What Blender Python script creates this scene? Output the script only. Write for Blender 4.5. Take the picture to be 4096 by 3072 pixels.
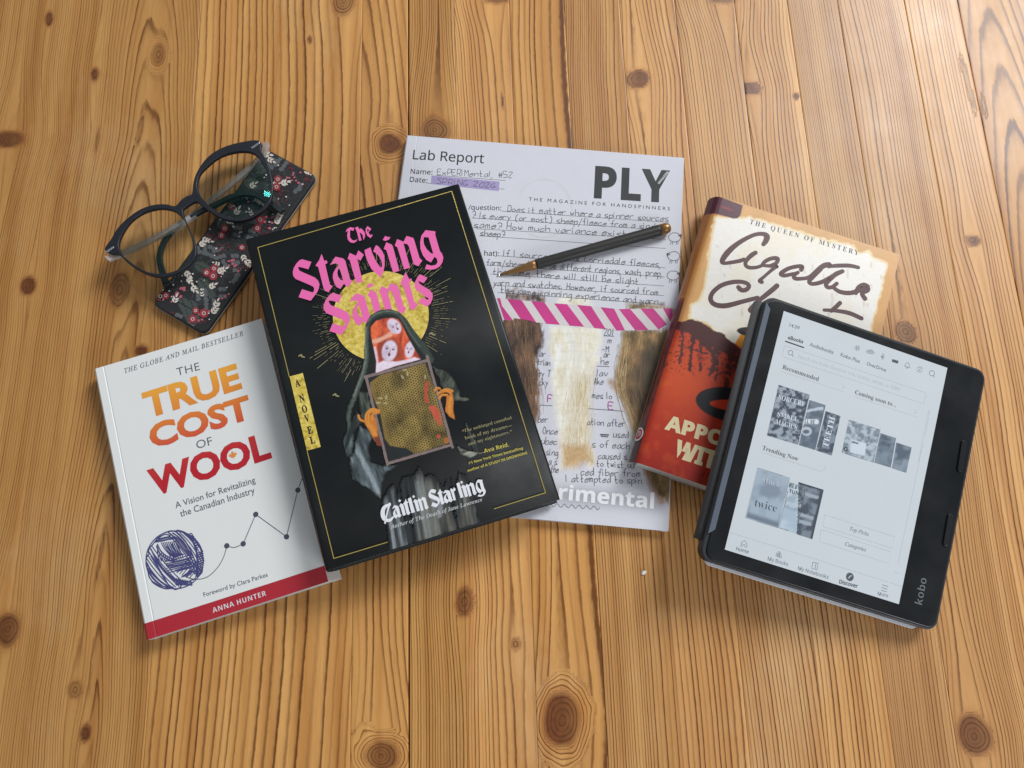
import bpy, bmesh, math, os, random
import numpy as np
from mathutils import Matrix, Vector
from mathutils.geometry import tessellate_polygon

for o in list(bpy.data.objects):
    bpy.data.objects.remove(o)
sc = bpy.context.scene
COL = sc.collection

# ------------------------------------------------------------------ camera
F_PX, H_CAM = 3200.0, 0.542                      # focal length for a 4096 px wide frame, height above the table
TILT = math.atan(F_PX / 12290.0)
CT, ST = math.cos(TILT), math.sin(TILT)
cam_d = bpy.data.cameras.new('camera')
cam_d.sensor_width = 36.0
cam_d.lens = 36.0 * F_PX / 4096.0
cam_d.clip_start, cam_d.clip_end = 0.02, 20.0
cam = bpy.data.objects.new('camera', cam_d)
COL.objects.link(cam)
cam.location = (0, 0, H_CAM)
cam.rotation_euler = (TILT, 0, 0)
sc.camera = cam

# ------------------------------------------------------------------ world: soft light of the room
world = bpy.data.worlds.new('World')
sc.world = world
world.use_nodes = True
bg = world.node_tree.nodes['Background']
bg.inputs['Color'].default_value = (0.90, 0.945, 1.0, 1)
bg.inputs['Strength'].default_value = 0.24

# ------------------------------------------------------------------ windows of the room, and an added light for the lens glint
def area(name, loc, target, sx, sy, power, col):
    d = bpy.data.lights.new(name, 'AREA')
    d.shape = 'RECTANGLE'
    d.size, d.size_y, d.energy, d.color = sx, sy, power, col
    o = bpy.data.objects.new(name, d)
    COL.objects.link(o)
    o.location = loc
    o.rotation_euler = (Vector(target) - Vector(loc)).to_track_quat('-Z', 'Y').to_euler()
    return o
area('window_light', (2.05, 2.38, 2.40), (0.05, 0.15, 0), 1.30, 1.55, 124.0, (0.96, 0.985, 1.0))
area('low_window_light', (1.15, -1.25, 0.75), (0.05, 0.1, 0), 0.9, 0.7, 15.0, (0.97, 0.98, 1.0))
area('lens_glint_light', (-0.12, 1.46, 2.0), (-0.17, 0.28, 0), 0.15, 0.19, 2.4, (1.0, 0.99, 0.97))  # added small overhead light, placed so its reflection makes the spot on the lens

sc.view_settings.view_transform = 'Standard'
sc.view_settings.look = 'None'
sc.view_settings.exposure = 0.07
sc.view_settings.gamma = 1.0
sc.view_settings.use_curve_mapping = False
sc.render.engine = 'CYCLES'
sc.cycles.use_denoising = True
sc.cycles.max_bounces = 8
sc.cycles.transparent_max_bounces = 12

# ------------------------------------------------------------------ helpers: colour and noise
def lin(h):
    c = [int(h[i:i + 2], 16) / 255 for i in (0, 2, 4)]
    return tuple(x / 12.92 if x < .04045 else ((x + .055) / 1.055) ** 2.4 for x in c)
def A(h, k=1.2):                                  # colour read off the photo -> reflectance
    return tuple(min(.86, x * k) for x in lin(h))

def vnoise(x, y, seed=0):
    xi, yi = np.floor(x).astype(np.int64), np.floor(y).astype(np.int64)
    xf, yf = x - xi, y - yi
    def h(a, b):
        n = (a * 374761393 + b * 668265263 + seed * 1442695041) & 0xffffffff
        n = ((n ^ (n >> 13)) * 1274126177) & 0xffffffff
        return ((n ^ (n >> 16)) & 0xffff) / 65535.0
    u, v = xf * xf * (3 - 2 * xf), yf * yf * (3 - 2 * yf)
    return ((h(xi, yi) * (1 - u) + h(xi + 1, yi) * u) * (1 - v) +
            (h(xi, yi + 1) * (1 - u) + h(xi + 1, yi + 1) * u) * v)
def fbm(x, y, seed=0, octv=4):
    s, a, t = 0, .5, 0
    for i in range(octv):
        s = s + a * vnoise(x * 2 ** i, y * 2 ** i, seed + 17 * i)
        t += a
        a *= .5
    return s / t
def sstep(a, b, x):
    t = np.clip((x - a) / (b - a), 0, 1)
    return t * t * (3 - 2 * t)

# ------------------------------------------------------------------ helpers: frames (where a flat thing lies)
def rot(a, b, c):
    return (Matrix.Rotation(c, 3, 'Z') @ Matrix.Rotation(b, 3, 'Y') @ Matrix.Rotation(a, 3, 'X'))
class Frame:
    """A flat face: origin at its lower left corner, u to the right, v up the page, metres."""
    def __init__(self, x, y, z, a=0, b=0, c=0):
        self.o, self.R = Vector((x, y, z)), rot(a, b, c)
    def mat(self):
        m = self.R.to_4x4()
        m.translation = self.o
        return m
    def uv(self, p, zm=None, lift=0.0):           # survey: point read in the photo -> point on this face
        px, py = p
        if zm:
            px, py = zm[0] + px * zm[2], zm[1] + py * zm[2]
        x, y = (px - 2048) / F_PX, -(py - 1536) / F_PX
        d = Vector((x, y * CT + ST, y * ST - CT))
        n = self.R.col[2]
        c = Vector((0, 0, H_CAM))
        t = ((self.o + n * lift - c).dot(n)) / d.dot(n)
        q = self.R.transposed() @ (c + d * t - self.o)
        return (q.x, q.y)
    def uvs(self, pts, zm=None):
        return [self.uv(p, zm) for p in pts]

def empty(name, fr, label, cat, group=None):
    o = bpy.data.objects.new(name, None)
    o.empty_display_size = .02
    COL.objects.link(o)
    o.matrix_world = fr.mat()
    o['label'], o['category'] = label, cat
    if group:
        o['group'] = group
    return o
def mesh(name, verts, faces, mat, parent=None, smooth=False):
    me = bpy.data.meshes.new(name)
    me.from_pydata([tuple(v) for v in verts], [], faces)
    me.validate()
    o = bpy.data.objects.new(name, me)
    COL.objects.link(o)
    if mat:
        me.materials.append(mat)
    if smooth:
        me.polygons.foreach_set('use_smooth', [True] * len(me.polygons))
    if parent:
        o.parent = parent
    return o
def bevel(o, w, seg=2, ang=40):
    m = o.modifiers.new('edge', 'BEVEL')
    m.width, m.segments, m.limit_method, m.angle_limit = w, seg, 'ANGLE', math.radians(ang)
    m.harden_normals = False
    return o
def catmull(P, n=6, closed=False):
    P = [np.array(p, float) for p in P]
    out, N = [], len(P)
    R = range(N if closed else N - 1)
    for i in R:
        if closed:
            p0, p1, p2, p3 = P[(i - 1) % N], P[i], P[(i + 1) % N], P[(i + 2) % N]
        else:
            p0, p1, p2, p3 = P[max(i - 1, 0)], P[i], P[i + 1], P[min(i + 2, N - 1)]
        for k in range(n):
            t = k / n
            out.append(.5 * ((2 * p1) + (p2 - p0) * t + (2 * p0 - 5 * p1 + 4 * p2 - p3) * t * t + (3 * p1 - p0 - 3 * p2 + p3) * t ** 3))
    if not closed:
        out.append(P[-1])
    return [tuple(p) for p in out]
def slab(name, outline, z0, z1, mat, parent, bw=0, seg=2, ang=40):
    """Prism over a convex or concave outline (u,v), from z0 to z1."""
    n = len(outline)
    area2 = sum(outline[i][0] * outline[(i + 1) % n][1] - outline[(i + 1) % n][0] * outline[i][1] for i in range(n))
    if area2 < 0:
        outline = outline[::-1]
    V = [(u, v, z0) for u, v in outline] + [(u, v, z1) for u, v in outline]
    Fc = [tuple(range(n - 1, -1, -1)), tuple(range(n, 2 * n))] + [(i, (i + 1) % n, n + (i + 1) % n, n + i) for i in range(n)]
    o = mesh(name, V, Fc, mat, parent)
    if bw:
        bevel(o, bw, seg, ang)
    return o
def rrect(x0, y0, x1, y1, r, n=6):
    out = []
    for cx, cy, a0 in ((x1 - r, y1 - r, 0), (x0 + r, y1 - r, 90), (x0 + r, y0 + r, 180), (x1 - r, y0 + r, 270)):
        for k in range(n + 1):
            a = math.radians(a0 + 90 * k / n)
            out.append((cx + r * math.cos(a), cy + r * math.sin(a)))
    return out
def tube(name, path, radii, mat, parent, n=16, caps=True, sx=1.0, smooth=True):
    """Swept round bar through 3D points with a radius at each."""
    P = [Vector(p) for p in path]
    V, Fc = [], []
    for i, p in enumerate(P):
        d = (P[min(i + 1, len(P) - 1)] - P[max(i - 1, 0)]).normalized()
        s = d.cross(Vector((0, 0, 1)))
        s = s.normalized() if s.length > 1e-6 else Vector((1, 0, 0))
        t = s.cross(d).normalized()
        for k in range(n):
            a = 2 * math.pi * k / n
            V.append(p + s * (math.cos(a) * radii[i] * sx) + t * (math.sin(a) * radii[i]))
    for i in range(len(P) - 1):
        for k in range(n):
            Fc.append((i * n + k, i * n + (k + 1) % n, (i + 1) * n + (k + 1) % n, (i + 1) * n + k))
    if caps:
        Fc.append(tuple(range(n - 1, -1, -1)))
        Fc.append(tuple((len(P) - 1) * n + k for k in range(n)))
    return mesh(name, V, Fc, mat, parent, smooth)

# ------------------------------------------------------------------ helpers: materials
def material(name):
    m = bpy.data.materials.new(name)
    m.use_nodes = True
    return m, m.node_tree.nodes, m.node_tree.links, m.node_tree.nodes['Principled BSDF']
def surf(name, rgb, rough=.5, spec=.5, vary=.06, scale=400, metal=0, bump=.0, bscale=900, coat=0):
    """Plain surface with faint mottling and grain."""
    m, N, L, b = material(name)
    tc = N.new('ShaderNodeTexCoord')
    nz = N.new('ShaderNodeTexNoise')
    nz.inputs['Scale'].default_value = scale
    nz.inputs['Detail'].default_value = 4
    L.new(tc.outputs['Object'], nz.inputs['Vector'])
    mx = N.new('ShaderNodeMix')
    mx.data_type = 'RGBA'
    mx.inputs['A'].default_value = (*[c * (1 - vary) for c in rgb], 1)
    mx.inputs['B'].default_value = (*[min(.9, c * (1 + vary)) for c in rgb], 1)
    L.new(nz.outputs['Fac'], mx.inputs['Factor'])
    L.new(mx.outputs['Result'], b.inputs['Base Color'])
    n3 = N.new('ShaderNodeTexNoise')
    n3.inputs['Scale'].default_value = 38
    n3.inputs['Detail'].default_value = 5
    L.new(tc.outputs['Object'], n3.inputs['Vector'])
    mr = N.new('ShaderNodeMapRange')
    mr.inputs['From Min'].default_value, mr.inputs['From Max'].default_value = .3, .7
    mr.inputs['To Min'].default_value, mr.inputs['To Max'].default_value = max(.05, rough - .09), min(1, rough + .09)
    L.new(n3.outputs['Fac'], mr.inputs['Value'])
    L.new(mr.outputs['Result'], b.inputs['Roughness'])
    b.inputs['Specular IOR Level'].default_value = spec
    b.inputs['Metallic'].default_value = metal
    b.inputs['Coat Weight'].default_value = coat
    if bump:
        n2 = N.new('ShaderNodeTexNoise')
        n2.inputs['Scale'].default_value = bscale
        n2.inputs['Detail'].default_value = 3
        L.new(tc.outputs['Object'], n2.inputs['Vector'])
        bp = N.new('ShaderNodeBump')
        bp.inputs['Strength'].default_value = bump
        bp.inputs['Distance'].default_value = .0003
        L.new(n2.outputs['Fac'], bp.inputs['Height'])
        L.new(bp.outputs['Normal'], b.inputs['Normal'])
    return m
def painted(name, rough=.4, spec=.5, bump=.15):
    """Print: colour comes with the mesh, grain from noise."""
    m, N, L, b = material(name)
    at = N.new('ShaderNodeAttribute')
    at.attribute_name = 'ink'
    L.new(at.outputs['Color'], b.inputs['Base Color'])
    b.inputs['Roughness'].default_value = rough
    b.inputs['Specular IOR Level'].default_value = spec
    tc = N.new('ShaderNodeTexCoord')
    n2 = N.new('ShaderNodeTexNoise')
    n2.inputs['Scale'].default_value = 700
    L.new(tc.outputs['Object'], n2.inputs['Vector'])
    bp = N.new('ShaderNodeBump')
    bp.inputs['Strength'].default_value = bump
    bp.inputs['Distance'].default_value = .0002
    L.new(n2.outputs['Fac'], bp.inputs['Height'])
    L.new(bp.outputs['Normal'], b.inputs['Normal'])
    return m
def ink_attr(me, rgb):
    at = me.color_attributes.new('ink', 'FLOAT_COLOR', 'POINT')
    n = len(me.vertices)
    buf = np.ones((n, 4), np.float32)
    buf[:, :3] = rgb.reshape(-1, 3)
    at.data.foreach_set('color', buf.ravel())
def grid_patch(name, U, V, Z, rgb, mat, parent, keep=None):
    """Printed patch: rows x cols of points (U,V,Z) with a colour each; keep drops quads outside the printed shape."""
    r, c = U.shape
    idx = np.arange(r * c).reshape(r, c)
    q = np.stack([idx[:-1, :-1], idx[:-1, 1:], idx[1:, 1:], idx[1:, :-1]], -1).reshape(-1, 4)
    if keep is not None:
        k = keep[:-1, :-1] & keep[:-1, 1:] & keep[1:, 1:] & keep[1:, :-1]
        q = q[k.ravel()]
    co = np.stack([U, V, Z], -1).reshape(-1, 3).astype(np.float32)
    me = bpy.data.meshes.new(name)
    me.vertices.add(len(co))
    me.vertices.foreach_set('co', co.ravel())
    me.loops.add(q.size)
    me.loops.foreach_set('vertex_index', q.ravel().astype(np.int32))
    me.polygons.add(len(q))
    me.polygons.foreach_set('loop_start', np.arange(0, q.size, 4, dtype=np.int32))
    me.polygons.foreach_set('loop_total', np.full(len(q), 4, np.int32))
    me.update(calc_edges=True)
    ink_attr(me, rgb)
    me.materials.append(mat)
    me.polygons.foreach_set('use_smooth', [True] * len(me.polygons))
    o = bpy.data.objects.new(name, me)
    COL.objects.link(o)
    if parent:
        o.parent = parent
    return o

# ------------------------------------------------------------------ helpers: printing (flat ink a hair above a face)
FD = bpy.utils.system_resource('DATAFILES', path='fonts')
try:
    FMATH = bpy.data.fonts.load(os.path.join(FD, 'NotoSansMath-Regular.woff2'))
except Exception:
    FMATH = None
STYLES = {'serifb': (0x1d400, 0x1d41a, 0x1d7ce), 'serifi': (0x1d434, 0x1d44e, None), 'sans': (0x1d5a0, 0x1d5ba, 0x1d7e2),
          'sansb': (0x1d5d4, 0x1d5ee, 0x1d7ec), 'sansi': (0x1d608, 0x1d622, 0x1d7e2), 'serifbi': (0x1d468, 0x1d482, 0x1d7ce),
          'sansbi': (0x1d63c, 0x1d656, 0x1d7ec), 'mono': (0x1d670, 0x1d68a, 0x1d7f6)}
def styled(s, st):
    if st not in STYLES:
        return s
    U, Lw, D = STYLES[st]
    o = ''
    for ch in s:
        if 'A' <= ch <= 'Z':
            o += chr(U + ord(ch) - 65)
        elif 'a' <= ch <= 'z':
            o += '\u210e' if (st == 'serifi' and ch == 'h') else chr(Lw + ord(ch) - 97)
        elif ch.isdigit() and D:
            o += chr(D + ord(ch) - 48)
        else:
            o += ch
    return o
def text_mesh(body, style='', bold=0.0, spacing=1.0):
    c = bpy.data.curves.new('txt', 'FONT')
    c.body = styled(body, style)
    if style in STYLES and FMATH:
        c.font = FMATH
    c.size, c.offset, c.space_character = 1.0, bold, spacing
    c.resolution_u = 3
    o = bpy.data.objects.new('txt', c)
    COL.objects.link(o)
    me = o.to_mesh()
    V = np.array([v.co[:2] for v in me.vertices]) if len(me.vertices) else np.zeros((0, 2))
    Fc = [tuple(p.vertices) for p in me.polygons]
    o.to_mesh_clear()
    bpy.data.objects.remove(o)
    bpy.data.curves.remove(c)
    return V, Fc

HAND = {'a': '46260403234546 4643', 'b': '0903 052646442303', 'c': '462605032344', 'd': '462604032345 4943', 'e': '0545462604032344',
        'f': '49392823 0636', 'g': '462604032345 46413010', 'h': '0903 05264643', 'i': '1613 1718', 'k': '0903 3604 1543', 'l': '1913',
        'm': '0603 05162623 25364643', 'n': '0603 05264643', 'o': '26050423444526', 'p': '0600 052646442303', 'r': '0603 052646',
        's': '46260534432303', 't': '19142333 0636', 'u': '060403234446 4643', 'v': '062346', 'w': '0613253346', 'x': '0643 4603',
        'y': '0624 4600', 'z': '06460343', 'D': '0903 093947442303', 'I': '1913', 'H': '0903 4943 0646', 'E': '49090343 0636',
        'X': '0943 4903', 'P': '0903 0939483505', 'R': '0903 0939483505 2543', 'M': '0309264943', 'S': '49290836443303',
        'O': '29060423444829', 'C': '492906042344', 'G': '4929060423444525', 'N': '03094349', 'A': '0329 2943 1535', 'T': '0949 2923',
        'W': '0913253349', 'F': '490903 0636', '2': '0829480343', '0': '29060423444829', '1': '2923', '5': '49090646443303', '6': '39060423444525',
        '?': '0829484526 2423', '.': '1314', ',': '1301', '/': '4901', '(': '3917141332', ')': '1937343312', '#': '1813 3833 0646 0545',
        '-': '0535', "'": '1917'}
class Ink:
    def __init__(self, fr=None, z=5e-5, zm=None):
        self.fr, self.z, self.zm, self.V, self.Fc, self.k = fr, z, zm, [], [], 0
        self.zf = None
    def q(self, p):
        return self.fr.uv(p, self.zm) if self.fr else p
    def _z(self):
        self.k += 1
        return self.z + min(self.k, 300) * 2.5e-7
    def raw(self, V, Fc, z=None):
        z = self._z() if z is None else z
        b = len(self.V)
        self.V += [(v[0], v[1], v[2] if len(v) > 2 else z) for v in V]
        self.Fc += [tuple(b + i for i in f) for f in Fc]
    def poly(self, pts, holes=(), smooth=0):
        loops = [[self.q(p) for p in pts]] + [[self.q(p) for p in h] for h in holes]
        if smooth:
            loops = [catmull(l, smooth, True) for l in loops]
        tri = tessellate_polygon([[Vector((x, y, 0)) for x, y in l] for l in loops])
        V = [p for l in loops for p in l]
        Fc = []
        for t in tri:
            a, b, c = (V[i] for i in t)
            s = (b[0] - a[0]) * (c[1] - a[1]) - (c[0] - a[0]) * (b[1] - a[1])
            Fc.append(tuple(t) if s > 0 else tuple(reversed(t)))
        self.raw(V, Fc)
    def stroke(self, pts, w, smooth=5, closed=False, taper=None, conv=True):
        """w: full width in mm, one number or one per point."""
        P = [self.q(p) for p in pts] if conv else list(pts)
        W = list(w) if isinstance(w, (list, tuple)) else [w] * len(P)
        if smooth and len(P) > 2:
            X = catmull([(p[0], p[1], ww) for p, ww in zip(P, W)], smooth, closed)
            P, W = [(x[0], x[1]) for x in X], [x[2] for x in X]
        if closed:
            P, W = P + P[:1], W + W[:1]
        P = np.array(P)
        n = len(P)
        T = np.zeros_like(P)
        T[1:-1] = P[2:] - P[:-2]
        T[0], T[-1] = P[1] - P[0], P[-1] - P[-2]
        if closed:
            T[0] = T[-1] = P[1] - P[-2]
        T /= np.maximum(np.linalg.norm(T, axis=1, keepdims=True), 1e-12)
        Nn = np.stack([-T[:, 1], T[:, 0]], 1)
        hw = np.array(W)[:, None] * .0005
        Lp, Rp = P + Nn * hw, P - Nn * hw
        z = self._z()
        V, Fc = [], []
        for i in range(n):
            zz = z + i * 4e-8
            V += [(*Lp[i], zz), (*Rp[i], zz)]
        for i in range(n - 1):
            Fc.append((2 * i, 2 * i + 1, 2 * i + 3, 2 * i + 2))
        if not closed and hw[0, 0] > 1.2e-4:
            for i, sg in ((0, -1), (n - 1, 1)):
                c0, t0, n0, h0 = P[i], T[i] * sg, Nn[i], hw[i, 0]
                b = len(V)
                for a in np.linspace(-90, 90, 7):
                    ar = math.radians(a)
                    V.append((*(c0 + t0 * math.cos(ar) * h0 + n0 * math.sin(ar) * h0 * sg), z + i * 4e-8))
                Fc.append(tuple(range(b, b + 7)) )
        self.raw(V, Fc)
    def disc(self, c, r, n=14, ry=None, ang=0, conv=True):
        x, y = self.q(c) if conv else c
        ry = r if ry is None else ry
        ca, sa = math.cos(ang), math.sin(ang)
        V = []
        for k in range(n):
            a = 2 * math.pi * k / n
            p, q_ = r * math.cos(a), ry * math.sin(a)
            V.append((x + p * ca - q_ * sa, y + p * sa + q_ * ca))
        self.raw(V, [tuple(range(n))])
    def text(self, body, a, b, style='', bold=0.0, sy=1.0, spacing=1.0, top=None):
        """Line of type: a and b are where its first and last letters meet the baseline."""
        V, Fc = text_mesh(body, style, bold, spacing)
        if not len(V):
            return
        a, b = np.array(self.q(a)), np.array(self.q(b))
        x0, x1 = V[:, 0].min(), V[:, 0].max()
        d = b - a
        Lg = np.linalg.norm(d)
        ex = d / Lg
        ey = np.array([-ex[1], ex[0]])
        s = Lg / (x1 - x0)
        if top is not None:
            sy = abs(np.dot(np.array(self.q(top)) - a, ey)) / (V[:, 1].max() * s)
        yy = V[:, 1] * s * sy
        P = a + np.outer((V[:, 0] - x0) * s, ex) + np.outer(yy, ey)
        self.raw([tuple(p) for p in P], Fc)
    def hand(self, body, a, b, hgt, w=.32, seed=1):
        """Handwriting between a and b; hgt = capital height in mm."""
        rnd = random.Random(seed * 77 + len(body))
        a, b = np.array(self.q(a)), np.array(self.q(b))
        d = b - a
        Lg = np.linalg.norm(d)
        ex = d / Lg
        ey = np.array([-ex[1], ex[0]])
        adv = []
        for ch in body:
            if ch == ' ':
                adv.append(4.2)
            elif ch in 'il1.,I\'':
                adv.append(3.2)
            elif ch in 'mw':
                adv.append(6.2)
            else:
                adv.append(5.6)
        tot = sum(adv)
        kx = Lg / tot
        ky = hgt * .001 / 6
        x = 0
        for ch, ad in zip(body, adv):
            if ch in HAND:
                jy, js = rnd.uniform(-.3, .3), rnd.uniform(.92, 1.08)
                jl = rnd.uniform(-.08, .12)
                off = -1 if ch in 'il1.,I\'' else 0
                for stt in HAND[ch].split():
                    pts = []
                    for i in range(0, len(stt) - 1, 2):
                        gx, gy = int(stt[i]) + off, (int(stt[i + 1]) - 3) * js
                        p = a + ex * (x + gx + gy * jl + .3) * kx + ey * (gy + jy) * ky
                        pts.append(tuple(p))
                    if len(pts) > 1:
                        self.stroke(pts, w, 3 if len(pts) > 2 else 0, conv=False)
            x += ad
    def build(self, name, mat, parent, colour=None):
        if self.zf:
            self.V = [(v[0], v[1], v[2] + self.zf(v[0])) for v in self.V]
        o = mesh(name, self.V, self.Fc, mat, parent)
        if colour:
            co = np.array([v.co[:2] for v in o.data.vertices])
            ink_attr(o.data, colour(co[:, 0], co[:, 1]))
        return o

# ------------------------------------------------------------------ helpers: painting a printed picture, point by point
class Canvas:
    """Points of a face with a colour each; shapes are given in survey coordinates (zm) of the photo."""
    def __init__(self, fr, u0, u1, v0, v1, res, base):
        self.fr = fr
        self.U, self.V = np.meshgrid(np.arange(u0, u1 + res * .5, res), np.arange(v0, v1 + res * .5, res))
        R, o = np.array(fr.R), np.array(fr.o)
        X = self.U[..., None] * R[:, 0] + self.V[..., None] * R[:, 1] + o - np.array([0, 0, H_CAM])
        zc = X[..., 1] * ST - X[..., 2] * CT
        self.px = 2048 + F_PX * X[..., 0] / zc
        self.py = 1536 - F_PX * (X[..., 1] * CT + X[..., 2] * ST) / zc
        self.rgb = np.ones(self.U.shape + (3,)) * np.array(base)
    def xy(self, zm):
        return (self.px - zm[0]) / zm[2], (self.py - zm[1]) / zm[2]
    def put(self, mask, col):
        m = np.clip(mask, 0, 1)[..., None]
        self.rgb = self.rgb * (1 - m) + np.array(col) * m
    def dist_poly(self, zm, pts, x=None, y=None):
        if x is None:
            x, y = self.xy(zm)
        d = np.full(x.shape, 1e18)
        inside = np.zeros(x.shape, bool)
        n = len(pts)
        for i in range(n):
            ax, ay = pts[i]
            bx, by = pts[(i + 1) % n]
            ex, ey = bx - ax, by - ay
            t = np.clip(((x - ax) * ex + (y - ay) * ey) / (ex * ex + ey * ey + 1e-9), 0, 1)
            d = np.minimum(d, (x - ax - t * ex) ** 2 + (y - ay - t * ey) ** 2)
            c = (ay > y) != (by > y)
            with np.errstate(divide='ignore', invalid='ignore'):
                inside ^= c & (x < (bx - ax) * (y - ay) / (by - ay + 1e-12) + ax)
        return np.where(inside, -1, 1) * np.sqrt(d)
    def poly(self, zm, pts, col, soft=3, rag=0, ragscale=.02, seed=0, alpha=1):
        x, y = self.xy(zm)
        d = self.dist_poly(zm, pts, x, y)
        if rag:
            d = d + (fbm(x * ragscale, y * ragscale, seed, 4) - .5) * 2 * rag
        m = (1 - sstep(-soft, soft, d)) * alpha
        self.put(m, col)
        return m
    def line(self, zm, pts, w, col, soft=4, rag=0, seed=0, alpha=1, smooth=4):
        x, y = self.xy(zm)
        W = w if isinstance(w, (list, tuple)) else [w] * len(pts)
        Q = catmull([(p[0], p[1], ww) for p, ww in zip(pts, W)], smooth) if len(pts) > 2 else [(*p, ww) for p, ww in zip(pts, W)]
        d = np.full(x.shape, 1e9)
        for (ax, ay, aw), (bx, by, bw) in zip(Q[:-1], Q[1:]):
            ex, ey = bx - ax, by - ay
            t = np.clip(((x - ax) * ex + (y - ay) * ey) / (ex * ex + ey * ey + 1e-9), 0, 1)
            d = np.minimum(d, np.hypot(x - ax - t * ex, y - ay - t * ey) - (aw + (bw - aw) * t) / 2)
        if rag:
            d = d + (fbm(x * .05, y * .05, seed, 3) - .5) * 2 * rag
        m = (1 - sstep(-soft, soft, d)) * alpha
        self.put(m, col)
        return m
    def ell(self, zm, c, rx, ry, ang, col, soft=.15, alpha=1):
        x, y = self.xy(zm)
        a = math.radians(ang)
        dx, dy = x - c[0], y - c[1]
        r = np.hypot((dx * math.cos(a) + dy * math.sin(a)) / rx, (-dx * math.sin(a) + dy * math.cos(a)) / ry)
        m = (1 - sstep(1 - soft, 1 + soft, r)) * alpha
        self.put(m, col)
        return m
    def mottle(self, k, sx, sy, seed=3):
        x, y = self.U * 1000 * sx, self.V * 1000 * sy
        self.rgb = self.rgb * (1 + k * (fbm(x, y, seed, 4) - .5)[..., None] * 2)
    def build(self, name, mat, parent, z=0.0, keep=None):
        return grid_patch(name, self.U, self.V, np.full_like(self.U, z), np.clip(self.rgb, 0, .9), mat, parent, keep)
def loft(name, prof, thick, v0, v1, mat, parent, nv=1, smooth=False):
    """A sheet bent along the profile (u,z) and running from v0 to v1, with a real thickness on its inner side."""
    P = np.array(prof, float)
    T = np.gradient(P, axis=0)
    T /= np.linalg.norm(T, axis=1, keepdims=True)
    I = P + np.stack([T[:, 1], -T[:, 0]], 1) * thick
    ring = np.concatenate([P, I[::-1]])
    n = len(ring)
    V, Fc = [], []
    for k in range(nv + 1):
        v = v0 + (v1 - v0) * k / nv
        V += [(p[0], v, p[1]) for p in ring]
    for k in range(nv):
        for i in range(n):
            j = (i + 1) % n
            Fc.append((k * n + i, k * n + j, (k + 1) * n + j, (k + 1) * n + i))
    h = len(P)
    for base, fl in ((0, False), (nv * n, True)):
        for i in range(h - 1):
            f = (base + i, base + i + 1, base + n - 2 - i, base + n - 1 - i)
            Fc.append(f[::-1] if fl else f)
    o = mesh(name, V, Fc, mat, parent, smooth)
    bm = bmesh.new()
    bm.from_mesh(o.data)
    bmesh.ops.recalc_face_normals(bm, faces=bm.faces)
    bm.to_mesh(o.data)
    bm.free()
    return o
def page_block(name, u0, u1, v0, v1, z0, z1, mat, parent, lean=0.0, hollow=0.0):
    """Stack of leaves: sides are finely ridged by the page material; the fore edge may lean out towards the back."""
    n = 7
    V, Fc = [], []
    for k in range(n):
        t = k / (n - 1)
        z = z1 + (z0 - z1) * t
        r = u1 + lean * t - hollow * math.sin(math.pi * t)
        V += [(u0, v0, z), (r, v0, z), (r, v1, z), (u0, v1, z)]
    for k in range(n - 1):
        for i in range(4):
            j = (i + 1) % 4
            Fc.append((4 * (k + 1) + i, 4 * (k + 1) + j, 4 * k + j, 4 * k + i))
    Fc += [(0, 1, 2, 3), tuple(4 * (n - 1) + i for i in (3, 2, 1, 0))]
    return mesh(name, V, Fc, mat, parent)
def page_material(name, rgb):
    m, N, L, b = material(name)
    tc = N.new('ShaderNodeTexCoord')
    mp = N.new('ShaderNodeMapping')
    mp.inputs['Scale'].default_value = (30, 30, 5200)
    L.new(tc.outputs['Object'], mp.inputs['Vector'])
    nz = N.new('ShaderNodeTexNoise')
    nz.inputs['Scale'].default_value = 1
    nz.inputs['Detail'].default_value = 2
    L.new(mp.outputs['Vector'], nz.inputs['Vector'])
    mx = N.new('ShaderNodeMix')
    mx.data_type = 'RGBA'
    mx.inputs['A'].default_value = (*[c * .74 for c in rgb], 1)
    mx.inputs['B'].default_value = (*rgb, 1)
    L.new(nz.outputs['Fac'], mx.inputs['Factor'])
    L.new(mx.outputs['Result'], b.inputs['Base Color'])
    b.inputs['Roughness'].default_value = .8
    bp = N.new('ShaderNodeBump')
    bp.inputs['Strength'].default_value = .4
    bp.inputs['Distance'].default_value = .0003
    L.new(nz.outputs['Fac'], bp.inputs['Height'])
    L.new(bp.outputs['Normal'], b.inputs['Normal'])
    return m
PAINT = painted('colour_print', .42, .45)
PAINT_GLOSS = painted('glossy_colour_print', .30, .5)
PAPER = page_material('page_edges', (.74, .73, .70))

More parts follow.
